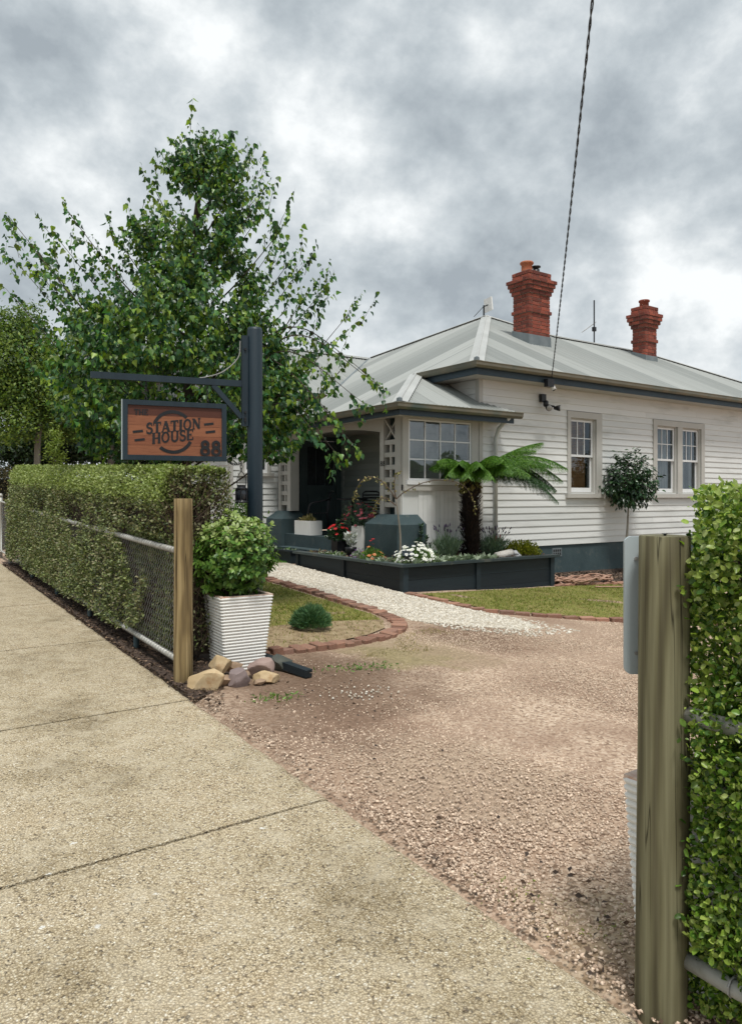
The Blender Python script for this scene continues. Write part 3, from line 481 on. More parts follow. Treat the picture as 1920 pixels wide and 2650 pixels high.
# ================================================================== HOUSE
house = thing('house', 'single storey white weatherboard house with grey iron roof and two brick chimneys', 'house', (9, 12, 0))
HW = house.location
def hp(mb, name, m, parent=None, smooth=False):
    """build in world coordinates, parent to the house (or one of its parts) without moving"""
    o = mb.build(name, m, None, smooth); par = parent or house
    o.parent = par; o.matrix_parent_inverse = Matrix.Translation(-HW) if par is house else Matrix.Identity(4)
    return o
def hlink(name, me, m, par, loc, scale=(1, 1, 1), rz=0):
    o = link(name, me, m, None); o.parent = par; o.location = loc; o.scale = scale; o.rotation_euler = (0, 0, rz); return o
WY, WX, BASE = 9.65, 9.03, .57           # side wall plane, front wall plane, underside of the boards
EXPO = .124
def clap(axis, plane, sgn, a0, a1, z0, z1, wall, openings, m='board'):
    """weatherboards on a wall: axis 'x' runs along X on plane Y=plane (outside towards sgn)"""
    n = int(round((z1-z0)/EXPO)); h = (z1-z0)/n
    for i in range(n):
        lo, hi = z0+i*h, z0+(i+1)*h; segs = [(a0, a1)]
        for (b0, b1, c0, c1) in openings:
            if min(hi, c1)-max(lo, c0) > .35*h:
                ns = []
                for s0, s1 in segs:
                    if b1 <= s0 or b0 >= s1: ns.append((s0, s1)); continue
                    if b0-s0 > .02: ns.append((s0, b0))
                    if s1-b1 > .02: ns.append((b1, s1))
                segs = ns
        for s0, s1 in segs:
            parts = [(s0, s1)]
            if s1-s0 > 4.5:
                j = s0+random.uniform(.35, .65)*(s1-s0); parts = [(s0, j-.0015), (j+.0015, s1)]
            for p0, p1 in parts:
                mb = MB(); q = []; tb, tt = .025, .008; jz = random.uniform(-.0015, .0015)
                prof = [(0, lo-.012+jz), (tb, lo-.012+jz), (tb, lo-.002+jz), (tt, hi+.004), (0, hi+.004)]
                for e in (p0, p1):
                    for d_, z_ in prof: q.append((e, plane+sgn*d_, z_) if axis == 'x' else (plane+sgn*d_, e, z_))
                fs = [(k, (k+1) % 5, 5+(k+1) % 5, 5+k) for k in range(5)]+[(4, 3, 2, 1, 0), (5, 6, 7, 8, 9)]
                if (axis == 'x') == (sgn < 0): fs = [f for f in fs]
                hp(mb.add(q, fs), 'weatherboard', m, wall)
# ---- side wall (faces the driveway)
WIN1 = (11.45, 12.22, 1.57, 3.06); WIN2 = (14.29, 15.05, 1.57, 3.06); WIN3 = (15.24, 15.99, 1.57, 3.06)
op1 = (11.35, 12.40, 1.47, 3.19); op2 = (14.15, 16.13, 1.47, 3.19)
def backing(name, rects, m='trim', parent=None):
    mb = MB()
    for r_ in rects: mb.box(*r_)
    return hp(mb, name, m, parent)
HX1 = 21.6
wall = backing('wall', [(WX+.002, 11.45, WY+.003, WY+.12, BASE, 3.72), (12.22, 14.29, WY+.003, WY+.12, BASE, 3.72), (15.05, 15.24, WY+.003, WY+.12, BASE, 3.72), (15.99, HX1, WY+.003, WY+.12, BASE, 3.72),
    (11.45, 12.22, WY+.003, WY+.12, BASE, 1.57), (11.45, 12.22, WY+.003, WY+.12, 3.06, 3.72), (14.29, 15.05, WY+.003, WY+.12, BASE, 1.57), (14.29, 15.05, WY+.003, WY+.12, 3.06, 3.72), (15.24, 15.99, WY+.003, WY+.12, BASE, 1.57), (15.24, 15.99, WY+.003, WY+.12, 3.06, 3.72)], 'board')
clap('x', WY, -1, WX+.06, HX1, BASE, 3.72, wall, [op1, op2])
hp(MB().box(WX-.035, WX+.055, WY-.04, WY+.06, BASE, 3.72), 'corner_board', 'trim', wall)
fo = hp(MB().box(WX, HX1, WY+.004, WY+.2, -.9, BASE-.014), 'foundation', 'render')
hp(MB().box(10.95, 11.22, WY-.004, WY+.03, .33, .50), 'air_vent', 'lead', fo)
for i in range(4):
    for j in range(2): hp(MB().box(10.975+i*.06, 11.01+i*.06, WY-.010, WY-.003, .36+j*.065, .405+j*.065), 'vent_hole', 'dark', fo)
# dark rooms behind the glass
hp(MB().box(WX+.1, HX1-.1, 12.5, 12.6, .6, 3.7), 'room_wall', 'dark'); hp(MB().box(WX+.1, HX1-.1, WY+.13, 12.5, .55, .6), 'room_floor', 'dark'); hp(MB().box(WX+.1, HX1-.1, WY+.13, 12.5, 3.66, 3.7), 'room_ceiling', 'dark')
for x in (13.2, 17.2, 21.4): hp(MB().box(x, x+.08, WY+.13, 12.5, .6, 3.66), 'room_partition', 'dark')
def sash_window(b, op=None, blind=False, upper_bars=True):
    x0, x1, z0, z1 = b; mid = (z0+z1)/2+.0; y = WY+.01
    fr_ = hp(MB().box(x0-.004, x0+.03, y, y+.10, z0, z1).box(x1-.03, x1+.004, y, y+.10, z0, z1).box(x0+.03, x1-.03, y, y+.10, z1-.02, z1+.004).box(x0+.03, x1-.03, y, y+.1, z0-.004, z0+.02), 'window', 'trim')
    a0, a1 = x0+.032, x1-.032; w = .04
    # upper sash in front, lower sash set back
    ym = y+.022; m_ = MB().box(a0, a0+w, ym, ym+.03, mid-.02, z1-.022).box(a1-w, a1, ym, ym+.03, mid-.02, z1-.022).box(a0+w, a1-w, ym, ym+.03, z1-.022-w, z1-.022).box(a0+w, a1-w, ym, ym+.03, mid-.02, mid+.025)
    us = hp(m_, 'upper_sash', 'white', fr_)
    yl = y+.056; m_ = MB().box(a0, a0+w, yl, yl+.03, z0+.022, mid-.021).box(a1-w, a1, yl, yl+.03, z0+.022, mid-.021).box(a0+w, a1-w, yl, yl+.03, z0+.022, z0+.022+.085)
    hp(m_, 'lower_sash', 'white', fr_)
    u0, u1, v0, v1 = a0+w, a1-w, mid+.025, z1-.022-w
    for k in (1, 2): hp(MB().box(u0+(u1-u0)*k/3-.009, u0+(u1-u0)*k/3+.009, ym+.004, ym+.026, v0, v1), 'glazing_bar', 'white', fr_)
    for k in range(3): hp(MB().box(u0+(u1-u0)*k/3+.0095, u0+(u1-u0)*(k+1)/3-.0095, ym+.005, ym+.025, (v0+v1)/2-.009, (v0+v1)/2+.009), 'glazing_bar', 'white', fr_)
    for k in range(3):
        for j in range(2):
            e0, e1 = u0+(u1-u0)*k/3+(.009 if k else 0), u0+(u1-u0)*(k+1)/3-(.009 if k < 2 else 0); f0, f1 = (v0, (v0+v1)/2-.009) if j == 0 else ((v0+v1)/2+.009, v1)
            hp(MB().poly([(e0, ym+.015, f0), (e1, ym+.015, f0), (e1, ym+.015, f1), (e0, ym+.015, f1)]), 'pane', 'glass', fr_)
    hp(MB().poly([(u0, yl+.015, z0+.107), (u1, yl+.015, z0+.107), (u1, yl+.015, mid-.021), (u0, yl+.015, mid-.021)]), 'pane', 'glass', fr_)
    return fr_
def surround(b, name='window_trim'):
    x0, x1, z0, z1 = b; mb = MB(); y0, y1 = WY-.045, WY+.012
    return mb, y0, y1
W = []
for b in (WIN1, WIN2, WIN3): W.append(sash_window(b))
for (x0, x1), (i0, i1), w_ in (((11.35, 12.40), (11.446, 12.224), W[0]), ((14.15, 16.13), (14.286, 15.994), W[1])):
    y0, y1 = WY-.046, WY+.009
    hp(MB().box(x0, i0, y0, y1, 1.56, 3.19), 'window_trim', 'trim', w_); hp(MB().box(i1, x1, y0, y1, 1.56, 3.19), 'window_trim', 'trim', w_); hp(MB().box(i0, i1, y0, y1, 3.064, 3.19), 'window_trim', 'trim', w_)
    hp(MB().box(x0-.05, x1+.05, WY-.09, y1, 1.475, 1.558), 'sill', 'trim', w_)
hp(MB().box(15.056, 15.234, WY-.046, WY+.009, 1.56, 3.062), 'mullion', 'trim', W[1])
# venetian blind behind the single window, curtains behind the pair
for k in range(46):
    z_ = 1.62+k*.0315
    if z_ < 3.02: hp(MB().obox((11.79 if True else 0, WY+.118, z_), (1, 0, 0), (0, .45, .89), (0, -.89, .45), .27, .0165, .0012), 'blind_slat', 'blind', W[0])
def curtain(x0, x1, w_, z0=1.5, z1=3.06):
    n = 40; vs_ = [(x0+(x1-x0)*i/n, WY+.20+.03*math.sin(i*1.7)+.012*math.sin(i*.6), z) for z in (z0, z1) for i in range(n+1)]
    hp(MB().add(vs_, [(i, i+1, n+2+i, n+1+i) for i in range(n)]), 'curtain', 'curtain', w_, True)
curtain(14.62, 15.0, W[1]); curtain(15.3, 15.62, W[2]); curtain(15.86, 15.98, W[2])
# ---- roof: corrugated sheets over the planes
def roofplane(name, axis, e0, z0, slope, us, sgn, m='roof', wsheet=.76):
    """axis 'x': eave runs along X, the plane rises along Y (sgn); us = list of (u, low, high) breakpoints; low and high in the rising coordinate"""
    us = sorted(us); U = np.array([u[0] for u in us]); LO = np.array([u[1] for u in us]); HI = np.array([u[2] for u in us])
    root = None; u0, u1 = U[0], U[-1]; k = 0; u = u0; sheets = []
    ln = math.sqrt(1+slope*slope); nz = 1/ln; nh = -slope/ln*sgn
    while u < u1-1e-6:
        ue = min(u+wsheet, u1); n = max(3, int(round((ue-u+.03)/.0127))); q = np.linspace(u, min(ue+.03, u1), n+1); lift = .002*(len(sheets) % 2)
        lo, hi = np.interp(q, U, LO), np.interp(q, U, HI); hi = np.maximum(hi, lo)
        off = .013*np.sin(2*PI*q/.095)+lift
        V = []
        for w in (lo, hi):
            z = z0+slope*sgn*(w-e0); hcoord = w+nh*off; zc = z+nz*off
            V.append(np.stack([q, hcoord, zc], 1) if axis == 'x' else np.stack([hcoord, q, zc], 1))
        V = np.vstack(V); i = np.arange(n); F = np.stack([i, i+1, n+2+i, n+1+i], 1)
        o_ = npmesh('roof_sheet', V, F, 'roof_x' if axis == 'x' else 'roof_y', None, True); sheets.append(o_); u = ue
    return sheets
roof = hp(MB().poly([(8.75, 9.4, 3.80), (21.85, 9.4, 3.80), (21.85, 9.4, 3.74), (8.75, 9.4, 3.74)]), 'roof', 'fascia')
def adopt(objs, par):
    for o_ in objs: o_.parent = par
EX, EY, EZ = 8.6, 9.25, 3.825; PX, PZ = 6.95, 3.0
AX, AY = 13.35, 14.0
adopt(roofplane('side', 'x', EY, EZ, .5, [(EX, EY, EY), (AX, EY, AY), (14.5, EY, 12.85), (18.4, EY, 12.85), (22, EY, EY)], 1), roof)
adopt(roofplane('front_low', 'y', PX, PZ, .5, [(EY, PX, PX), (10.9, PX, EX)], 1), roof)
adopt(roofplane('front_high', 'y', EX, EZ, .5, [(EY, EX, EX), (10.9, EX, EX+1.65)], 1), roof)
adopt(roofplane('front', 'y', PX, PZ, .5, [(10.9, PX, EX+1.65), (13.7, PX, EX+4.45), (13.701, 8.39, EX+4.45), (14.0, 8.69, AX), (17.0, 11.69, 11.75)], 1), roof)
WZ = 3.72
adopt(roofplane('wing', 'x', 13.7, WZ, .5, [(5.7, 13.7, 17.0), (8.39, 13.7, 17.0), (11.69, 17.0, 17.0)], 1), roof)
adopt(roofplane('porch_side', 'x', EY, PZ, .5, [(PX, EY, EY), (EX, EY, 10.9), (WX-.04, EY, 10.9), (WX-.03, EY, WY-.03), (9.06, EY, WY-.03), (9.58, EY, EY+.02)], 1), roof)
# far slopes close the roof
def rq(*p): return hp(MB().poly(p), 'rear_slope', 'roof', roof)
zr = EZ+.5*(12.85-EY); zA = EZ+.5*(AY-EY)
rq((14.5, 12.85, zr), (18.4, 12.85, zr), (22, 16.45, EZ), (14.5, 16.45, EZ)); rq((18.4, 12.85, zr), (22, 9.25, EZ), (22, 16.45, EZ))
rq((AX, AY, zA), (14.5, 12.85, zr), (14.5, 16.45, EZ), (17, 20, EZ), (11.72, 17.0, 5.37)); rq((5.7, 17, 5.37), (11.7, 17, 5.37), (17, 20, EZ), (5.7, 20.3, WZ))
def capstrip(pts, w=.13, name='ridge_cap', m='cap', up=.022):
    mb = MB()
    for a, b in zip(pts[:-1], pts[1:]):
        a, b = Vector(a)+Vector((0, 0, up)), Vector(b)+Vector((0, 0, up)); d = (b-a).normalized(); s_ = d.cross(Vector((0, 0, 1))).normalized()
        dn = Vector((0, 0, -.5*w*.62)) if abs(d.z) < .05 else Vector((0, 0, -.5*w*.35))
        mb.add([a+s_*w+dn, a+Vector((0, 0, .012)), a-s_*w+dn, b+s_*w+dn, b+Vector((0, 0, .012)), b-s_*w+dn], [(0, 1, 4, 3), (1, 2, 5, 4)]); mb.tube([a+Vector((0, 0, .012)), b+Vector((0, 0, .012))], .02, 8)
    return hp(mb, name, m, roof)
capstrip([(EX+.02, EY+.02, EZ), (AX, AY, zA)]); capstrip([(PX+.02, EY+.02, PZ), (EX, 10.9, EZ)])
capstrip([(AX, AY, zA), (11.75, 17, 5.40)]); capstrip([(AX, AY, zA), (14.5, 12.85, zr)]); capstrip([(14.5, 12.85, zr), (18.4, 12.85, zr)]); capstrip([(18.4, 12.85, zr), (22, 9.25, EZ)]); capstrip([(5.7, 17, 5.37), (11.7, 17, 5.37)])
hp(MB().tube([(8.39, 13.7, 3.73), (11.69, 17, 5.38)], .03, 6), 'valley_gutter', 'lead', roof)
for p_ in ((EX, EY, EZ+.03), (PX, EY, PZ+.03)): hp(MB().lathe(p_, [(.05, -.02), (.045, .03), (.01, .05)], 8), 'hip_end', 'lead', roof)
# gutters and fascias
def gutter(pts, name='gutter'):
    """ogee-like half round profile swept along the eave, outside on the right of travel"""
    prof = [(0, .035), (.0, -.05), (.03, -.088), (.075, -.085), (.108, -.05), (.112, -.01), (.122, .012), (.112, .02), (.1, .0), (.095, -.04), (.03, -.07), (.012, -.04)]
    mb = MB(); pts = [Vector(p) for p in pts]; rings = []
    for i, p in enumerate(pts):
        d0 = (pts[i]-pts[i-1]).normalized() if i else None; d1 = (pts[i+1]-pts[i]).normalized() if i < len(pts)-1 else None
        n0 = Vector((d0.y, -d0.x, 0)) if d0 else None; n1 = Vector((d1.y, -d1.x, 0)) if d1 else None
        n_ = n0 if n1 is None else n1 if n0 is None else (n0+n1)/(1+n0.dot(n1))
        rings.append([p+n_*a+Vector((0, 0, b)) for a, b in prof])
    k = len(prof); fs = [(i*k+j, i*k+(j+1) % k, (i+1)*k+(j+1) % k, (i+1)*k+j) for i in range(len(pts)-1) for j in range(k)]
    fs += [tuple(range(k)), tuple((len(pts)-1)*k+j for j in range(k-1, -1, -1))]
    return hp(mb.add([v for r_ in rings for v in r_], fs), name, 'gutter')
gutter([(EX, 10.88, EZ-.03), (EX, EY, EZ-.03), (22, EY, EZ-.03)])
gutter([(PX, 13.68, PZ-.03), (PX, EY, PZ-.03), (9.62, EY, PZ-.03)])
gutter([(5.7, 13.7, WZ-.03), (6.9, 13.7, WZ-.03)])
fa = hp(MB().box(EX+.003, EX+.03, EY+.031, 10.9, 3.60, EZ-.01), 'fascia', 'fascia'); hp(MB().box(EX+.003, 22, EY+.003, EY+.03, 3.60, EZ-.01), 'fascia', 'fascia')
hp(MB().box(EX+.031, WX-.04, EY+.031, 10.9, 3.60, 3.62).box(WX-.04, 21.95, EY+.031, WY+.05, 3.60, 3.62), 'soffit', 'trim')
hp(MB().box(PX+.003, PX+.03, EY+.031, 13.66, 2.80, PZ-.01), 'fascia', 'fascia'); hp(MB().box(PX+.003, 9.5, EY+.003, EY+.03, 2.80, PZ-.01), 'fascia', 'fascia')
hp(MB().box(PX+.031, 7.29, EY+.031, 13.7, 2.83, 2.85).box(7.29, 9.5, EY+.031, WY-.001, 2.83, 2.85), 'soffit', 'trim')
hp(MB().box(5.7, 7.0, 13.703, 13.73, 3.52, WZ-.01), 'fascia', 'fascia')
# ---- front wall above the porch, porch back wall, wing wall with the door
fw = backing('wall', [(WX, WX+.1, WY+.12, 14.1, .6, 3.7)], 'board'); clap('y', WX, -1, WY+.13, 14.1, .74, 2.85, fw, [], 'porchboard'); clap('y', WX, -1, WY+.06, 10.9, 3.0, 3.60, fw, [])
ww = backing('wall', [(6.2, 7.95, 14.103, 14.2, .1, 3.55), (8.80, WX+.1, 14.103, 14.2, .1, 3.55), (7.95, 8.8, 14.103, 14.2, 2.75, 3.55)], 'board')
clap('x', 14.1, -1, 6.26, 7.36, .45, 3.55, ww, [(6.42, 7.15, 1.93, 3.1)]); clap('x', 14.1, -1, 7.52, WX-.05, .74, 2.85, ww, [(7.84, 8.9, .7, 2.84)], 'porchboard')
hp(MB().box(6.18, 6.26, 14.05, 14.14, .2, 3.55), 'corner_board', 'trim', ww)
wf = hp(MB().box(6.2, 6.3, 14.2, 19.9, .1, 3.55).hexa([(6.2, 14.1, 3.551), (6.3, 14.1, 3.551), (6.3, 19.9, 3.551), (6.2, 19.9, 3.551), (6.2, 16.9, 5.2), (6.3, 16.9, 5.2), (6.3, 17.1, 5.2), (6.2, 17.1, 5.2)]), 'wall', 'board'); clap('y', 6.197, -1, 14.16, 19.9, .4, 3.55, wf, [])
sw_ = hp(MB().box(6.44, 6.52, 14.055, 14.1, 2.0, 3.1).box(7.05, 7.13, 14.055, 14.1, 2.0, 3.1).box(6.52, 7.05, 14.055, 14.1, 3.0, 3.1).box(6.38, 7.19, 14.02, 14.1, 1.93, 2.0), 'window', 'trim')
hp(MB().box(6.52, 6.57, 14.07, 14.10, 2.0, 3.0).box(7.0, 7.05, 14.07, 14.10, 2.0, 3.0).box(6.57, 7.0, 14.07, 14.1, 2.0, 2.07), 'sash', 'white', sw_)
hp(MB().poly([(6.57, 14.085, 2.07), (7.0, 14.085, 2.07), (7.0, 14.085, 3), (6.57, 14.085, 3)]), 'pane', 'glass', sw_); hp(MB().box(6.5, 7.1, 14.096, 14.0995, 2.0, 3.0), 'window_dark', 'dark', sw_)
dr_ = hp(MB().box(7.97, 8.78, 14.09, 14.13, .76, 2.74), 'door', 'door')
for x0 in (8.05, 8.41):
    hp(MB().box(x0, x0+.29, 14.078, 14.09, .9, 1.55), 'door_panel', 'door', dr_)
for k in range(3): hp(MB().box(8.05+k*.225, 8.05+k*.225+.2, 14.082, 14.09, 1.75, 2.6), 'door_pane', 'glassdark', dr_)
hp(MB().tube([(8.70, 14.07, 1.62), (8.70, 14.04, 1.62), (8.62, 14.04, 1.62)], .012, 6), 'handle', 'wire', dr_)
hp(MB().box(7.85, 7.965, 14.05, 14.1, .74, 2.84).box(8.785, 8.9, 14.05, 14.1, .74, 2.84).box(7.965, 8.785, 14.05, 14.1, 2.745, 2.84), 'door_frame', 'door', dr_)
# porch floor, ceiling, step
hp(MB().box(7.1, WX, 9.75, 14.09, -.1, .74), 'porch_floor', 'render'); hp(MB().box(7.3, WX, 9.7, 14.09, 2.86, 2.9), 'porch_ceiling', 'trim')
hp(MB().box(6.84, 7.098, 11.2, 13.2, -.1, .50), 'step', 'render')
# porch piers and lattice posts
def pier(y0, y1, x0=7.02, x1=7.62):
    b = hp(MB().box(x0, x1, y0, y1, -.4, 1.04), 'pier', 'render'); i = .17
    hp(MB().hexa([(x0+.001, y0+.001, 1.04), (x1-.001, y0+.001, 1.04), (x1-.001, y1-.001, 1.04), (x0+.001, y1-.001, 1.04), (x0+i, y0+i, 1.20), (x1-i*.3, y0+i, 1.20), (x1-i*.3, y1-i, 1.20), (x0+i, y1-i, 1.20)]), 'pier_cap', 'render', b); return b
def lattice_post(y0, y1, x0=7.28, w=.11, depth=.2):
    z0, z1 = 1.201, 2.84
    pst = hp(MB().box(x0, x0+depth, y1-w, y1, z0, z1), 'lattice_post', 'trim'); hp(MB().box(x0, x0+depth, y0, y0+w*1.4, z0, z1), 'post_board', 'trim', pst)
    a, b = y0+w*1.4, y1-w; n = 5; zt = 2.42
    for k in range(n+1):
        z_ = z0+.16+k*(zt-z0-.16)/n; hp(MB().box(x0+.02, x0+.06, a, b, z_-.04, z_+.04), 'lattice_rail', 'trim', pst)
        if k < n: hp(MB().box(x0+.025, x0+.055, (a+b)/2-.035, (a+b)/2+.02, z_+.041, z_-.041+(zt-z0-.16)/n), 'lattice_bar', 'trim', pst)
    hp(MB().bar((x0+.04, a, 2.47), (x0+.04, b, 2.83), .03, .045, (1, 0, 0)), 'lattice_brace', 'trim', pst); hp(MB().bar((x0+.075, b, 2.47), (x0+.075, a, 2.83), .03, .045, (1, 0, 0)), 'lattice_brace', 'trim', pst)
    hp(MB().box(x0+.14, x0+.16, a, b, z0, z1), 'post_lining', 'render', pst)
    return pst
pier(9.40, 10.33); pr = pier(13.38, 14.05)
lp1 = lattice_post(9.665, 10.25); lp2 = lattice_post(13.46, 14.0)
# arched header between the posts
n = 24; vs_ = []
for x in (7.3, 7.38):
    for i in range(n+1):
        y = 10.252+(13.458-10.252)*i/n; q = (2*i/n-1)**2; vs_ += [(x, y, 2.86), (x, y, 2.74-.13*q)]
k2 = 2*(n+1); fs = []
for i in range(n):
    a = 2*i; fs += [(a, a+1, a+3, a+2), (k2+a+2, k2+a+3, k2+a+1, k2+a), (a+1, k2+a+1, k2+a+3, a+3)]
hp(MB().add(vs_, fs), 'arch_header', 'trim')
# ---- porch end with the twelve-pane window
x0, x1, z0, z1 = 7.42, 8.82, 1.775, 2.80
bw = hp(MB().box(7.30, x0-.003, WY-.03, WY+.1, 1.60, 2.84).box(x1+.003, 8.99, WY-.03, WY+.1, 1.60, 2.84).box(x0-.003, x1+.003, WY-.03, WY+.1, z1+.003, 2.84), 'window', 'trim')
hp(MB().box(x0-.06, x1+.06, WY-.075, WY+.05, 1.70, z0-.003), 'sill', 'white', bw); hp(MB().box(7.30, 8.99, WY-.06, WY+.1, 1.60, 1.697), 'sill_board', 'trim', bw)
hp(MB().box(x0, x0+.03, WY-.02, WY+.03, z0, z1).box(x1-.03, x1, WY-.02, WY+.03, z0, z1).box(x0+.03, x1-.03, WY-.02, WY+.03, z1-.03, z1).box(x0+.03, x1-.03, WY-.02, WY+.03, z0, z0+.03), 'window_frame', 'white', bw)
a0, a1, b0, b1 = x0+.03, x1-.03, z0+.03, z1-.03
for k in (1, 2, 3): hp(MB().box(a0+(a1-a0)*k/4-.011, a0+(a1-a0)*k/4+.011, WY-.012, WY+.018, b0, b1), 'glazing_bar', 'white', bw)
for j in range(3):
    for k in range(4):
        e0, e1 = a0+(a1-a0)*k/4+(.011 if k else 0), a0+(a1-a0)*(k+1)/4-(.011 if k < 3 else 0); f0, f1 = b0+(b1-b0)*j/3+(.011 if j else 0), b0+(b1-b0)*(j+1)/3-(.011 if j < 2 else 0)
        if j: hp(MB().box(e0, e1, WY-.011, WY+.017, f0-.022, f0), 'glazing_bar', 'white', bw)
        tz = random.uniform(-.002, .002); tx = random.uniform(-.002, .002)
        hp(MB().poly([(e0, WY+tz, f0), (e1, WY+tx, f0), (e1, WY-tz, f1), (e0, WY-tx, f1)]), 'pane', 'glass', bw)
bp = hp(MB().box(7.30, 8.99, WY-.012, WY+.1, .55, 1.60), 'panelled_wall', 'board')
x = 7.63
while x < 8.97: hp(MB().box(x+.002, min(x+.092, 8.985), WY-.026, WY-.013, .56, 1.598), 'lining_board', 'board', bp); x += .094
# window looks into the porch: table lamp, cushion shapes stay dark
dp = hp(MB().tube([(9.36, WY-.08, -.1), (9.36, WY-.08, 2.55), (9.36, WY-.16, 2.72), (9.36, EY-.02, 2.90)], .038, 10), 'downpipe', 'board', None, True)
for z_ in (.9, 1.9): hp(MB().box(9.305, 9.415, WY-.125, WY-.02, z_, z_+.03), 'pipe_clip', 'trim', dp)
# ---- chimneys
BRICK = beveled_brick(); BRICK.materials.append(M['brick'])
def chimney(x0, y0, w, d, zb, zf, courses, ch, label):
    cx, cy = x0+w/2, y0+d/2; core = MB(); z = zb; tot = []
    root = hp(MB().box(x0+.014, x0+w-.014, y0+.014, y0+d-.014, zb-.5, zb+ch*len(courses)-.012), 'chimney', 'mortar'); root['label'] = label
    fl = MB(); fw_ = .02
    zl = lambda y: EZ+.5*(y-EY)
    fl.hexa([(x0-fw_, y0-fw_, zl(y0)-.1), (x0+w+fw_, y0-fw_, zl(y0)-.1), (x0+w+fw_, y0+d+fw_, zl(y0+d)-.1), (x0-fw_, y0+d+fw_, zl(y0+d)-.1), (x0-fw_*.6, y0-fw_*.6, zf), (x0+w+fw_*.6, y0-fw_*.6, zf), (x0+w+fw_*.6, y0+d+fw_*.6, zf+.16), (x0-fw_*.6, y0+d+fw_*.6, zf+.16)])
    hp(fl, 'flashing', 'lead', root)
    for i, of in enumerate(courses):
        zc = zb+ch*(i+.5)
        if of > .01: hp(MB().box(x0-of+.014, x0+w+of-.014, y0-of+.014, y0+d+of-.014, zc-ch*.5+.004, zc+ch*.5-.004), 'corbel_core', 'mortar', root)
        X0, X1, Y0, Y1 = x0-of, x0+w+of, y0-of, y0+d+of; head = i % 2
        def run(a0, a1, ln):
            n_ = max(1, round((a1-a0)/ln)); cuts = [a0+(a1-a0)*k/n_ for k in range(n_+1)]
            if head and n_ > 1: hs = (a1-a0)/n_/2; cuts = [a0]+[c-hs for c in cuts[1:]]+[a1]
            return list(zip(cuts[:-1], cuts[1:]))
        hgt = ch-.011
        back = MB()
        for a, b in run(X0+(.0 if head else .11), X1, .235):
            o_ = hlink('brick', BRICK, None, root, ((a+b)/2, Y0+.055+random.gauss(0, .0015), zc), (b-a-.010, .11, hgt))
        for a, b in run(Y0+(.11 if head else .0), Y1, .235):
            o_ = hlink('brick', BRICK, None, root, (X0+.055+random.gauss(0, .0015), (a+b)/2, zc), (.11, b-a-.010, hgt))
        tot.append((X0, X1, Y0, Y1, zc, hgt))
    bk = MB()
    for X0, X1, Y0, Y1, zc, hgt in tot:
        for k in range(3):
            a, b = X0+.11+(X1-X0-.11)*k/3, X0+.11+(X1-X0-.11)*(k+1)/3; bk.box(a+.005, b-.005, Y1-.1, Y1, zc-hgt/2, zc+hgt/2)
        for k in range(2):
            a, b = Y0+.11+(Y1-Y0-.21)*k/2, Y0+.11+(Y1-Y0-.21)*(k+1)/2; bk.box(X1-.1, X1, a+.005, b-.005, zc-hgt/2, zc+hgt/2)
    q = hp(bk, 'rear_brickwork', 'brick', root); q['kind'] = 'stuff'
    
    return root, zb+ch*len(courses)
ch = .0865
c1, zt = chimney(12.2, 11.42, .69, .5, 4.86, 5.14, [0]*9+[.03]+[0]*4+[.03, .06, .09]+[.115]+[.02, .02], ch, 'tall brick chimney with clay pot and black flue')
hp(MB().box(12.22, 12.87, 11.44, 11.9, zt-.01, zt+.012), 'chimney_top', 'mortar', c1)
hp(MB().lathe((12.39, 11.67, zt), [(.13, 0), (.125, .05), (.12, .19), (.15, .20), (.155, .235), (.14, .25), (.11, .25), (.1, .1)], 16), 'chimney_pot', 'terra', c1, True)
fl_ = hp(MB().lathe((12.69, 11.67, zt), [(.085, 0), (.085, .13), (.02, .14)], 12), 'flue', 'black', c1, True); hp(MB().lathe((12.69, 11.67, zt+.19), [(.02, -.05), (.11, -.01), (.11, .015), (.03, .03)], 12), 'flue_cowl', 'black', c1, True)
c2, zt = chimney(17.2, 11.92, .5, .42, 5.08, 5.30, [0]*6+[.03]+[0]*3+[.035, .07, .105, .12, .03, .03], .0975, 'slimmer brick chimney farther along the roof')
hp(MB().box(17.23, 17.67, 11.95, 12.3, zt-.01, zt+.012), 'chimney_top', 'mortar', c2)
hp(MB().lathe((17.42, 12.12, zt), [(.125, 0), (.12, .14), (.145, .15), (.148, .19), (.13, .2), (.1, .2), (.1, .1)], 16), 'chimney_pot', 'brick', c2, True)
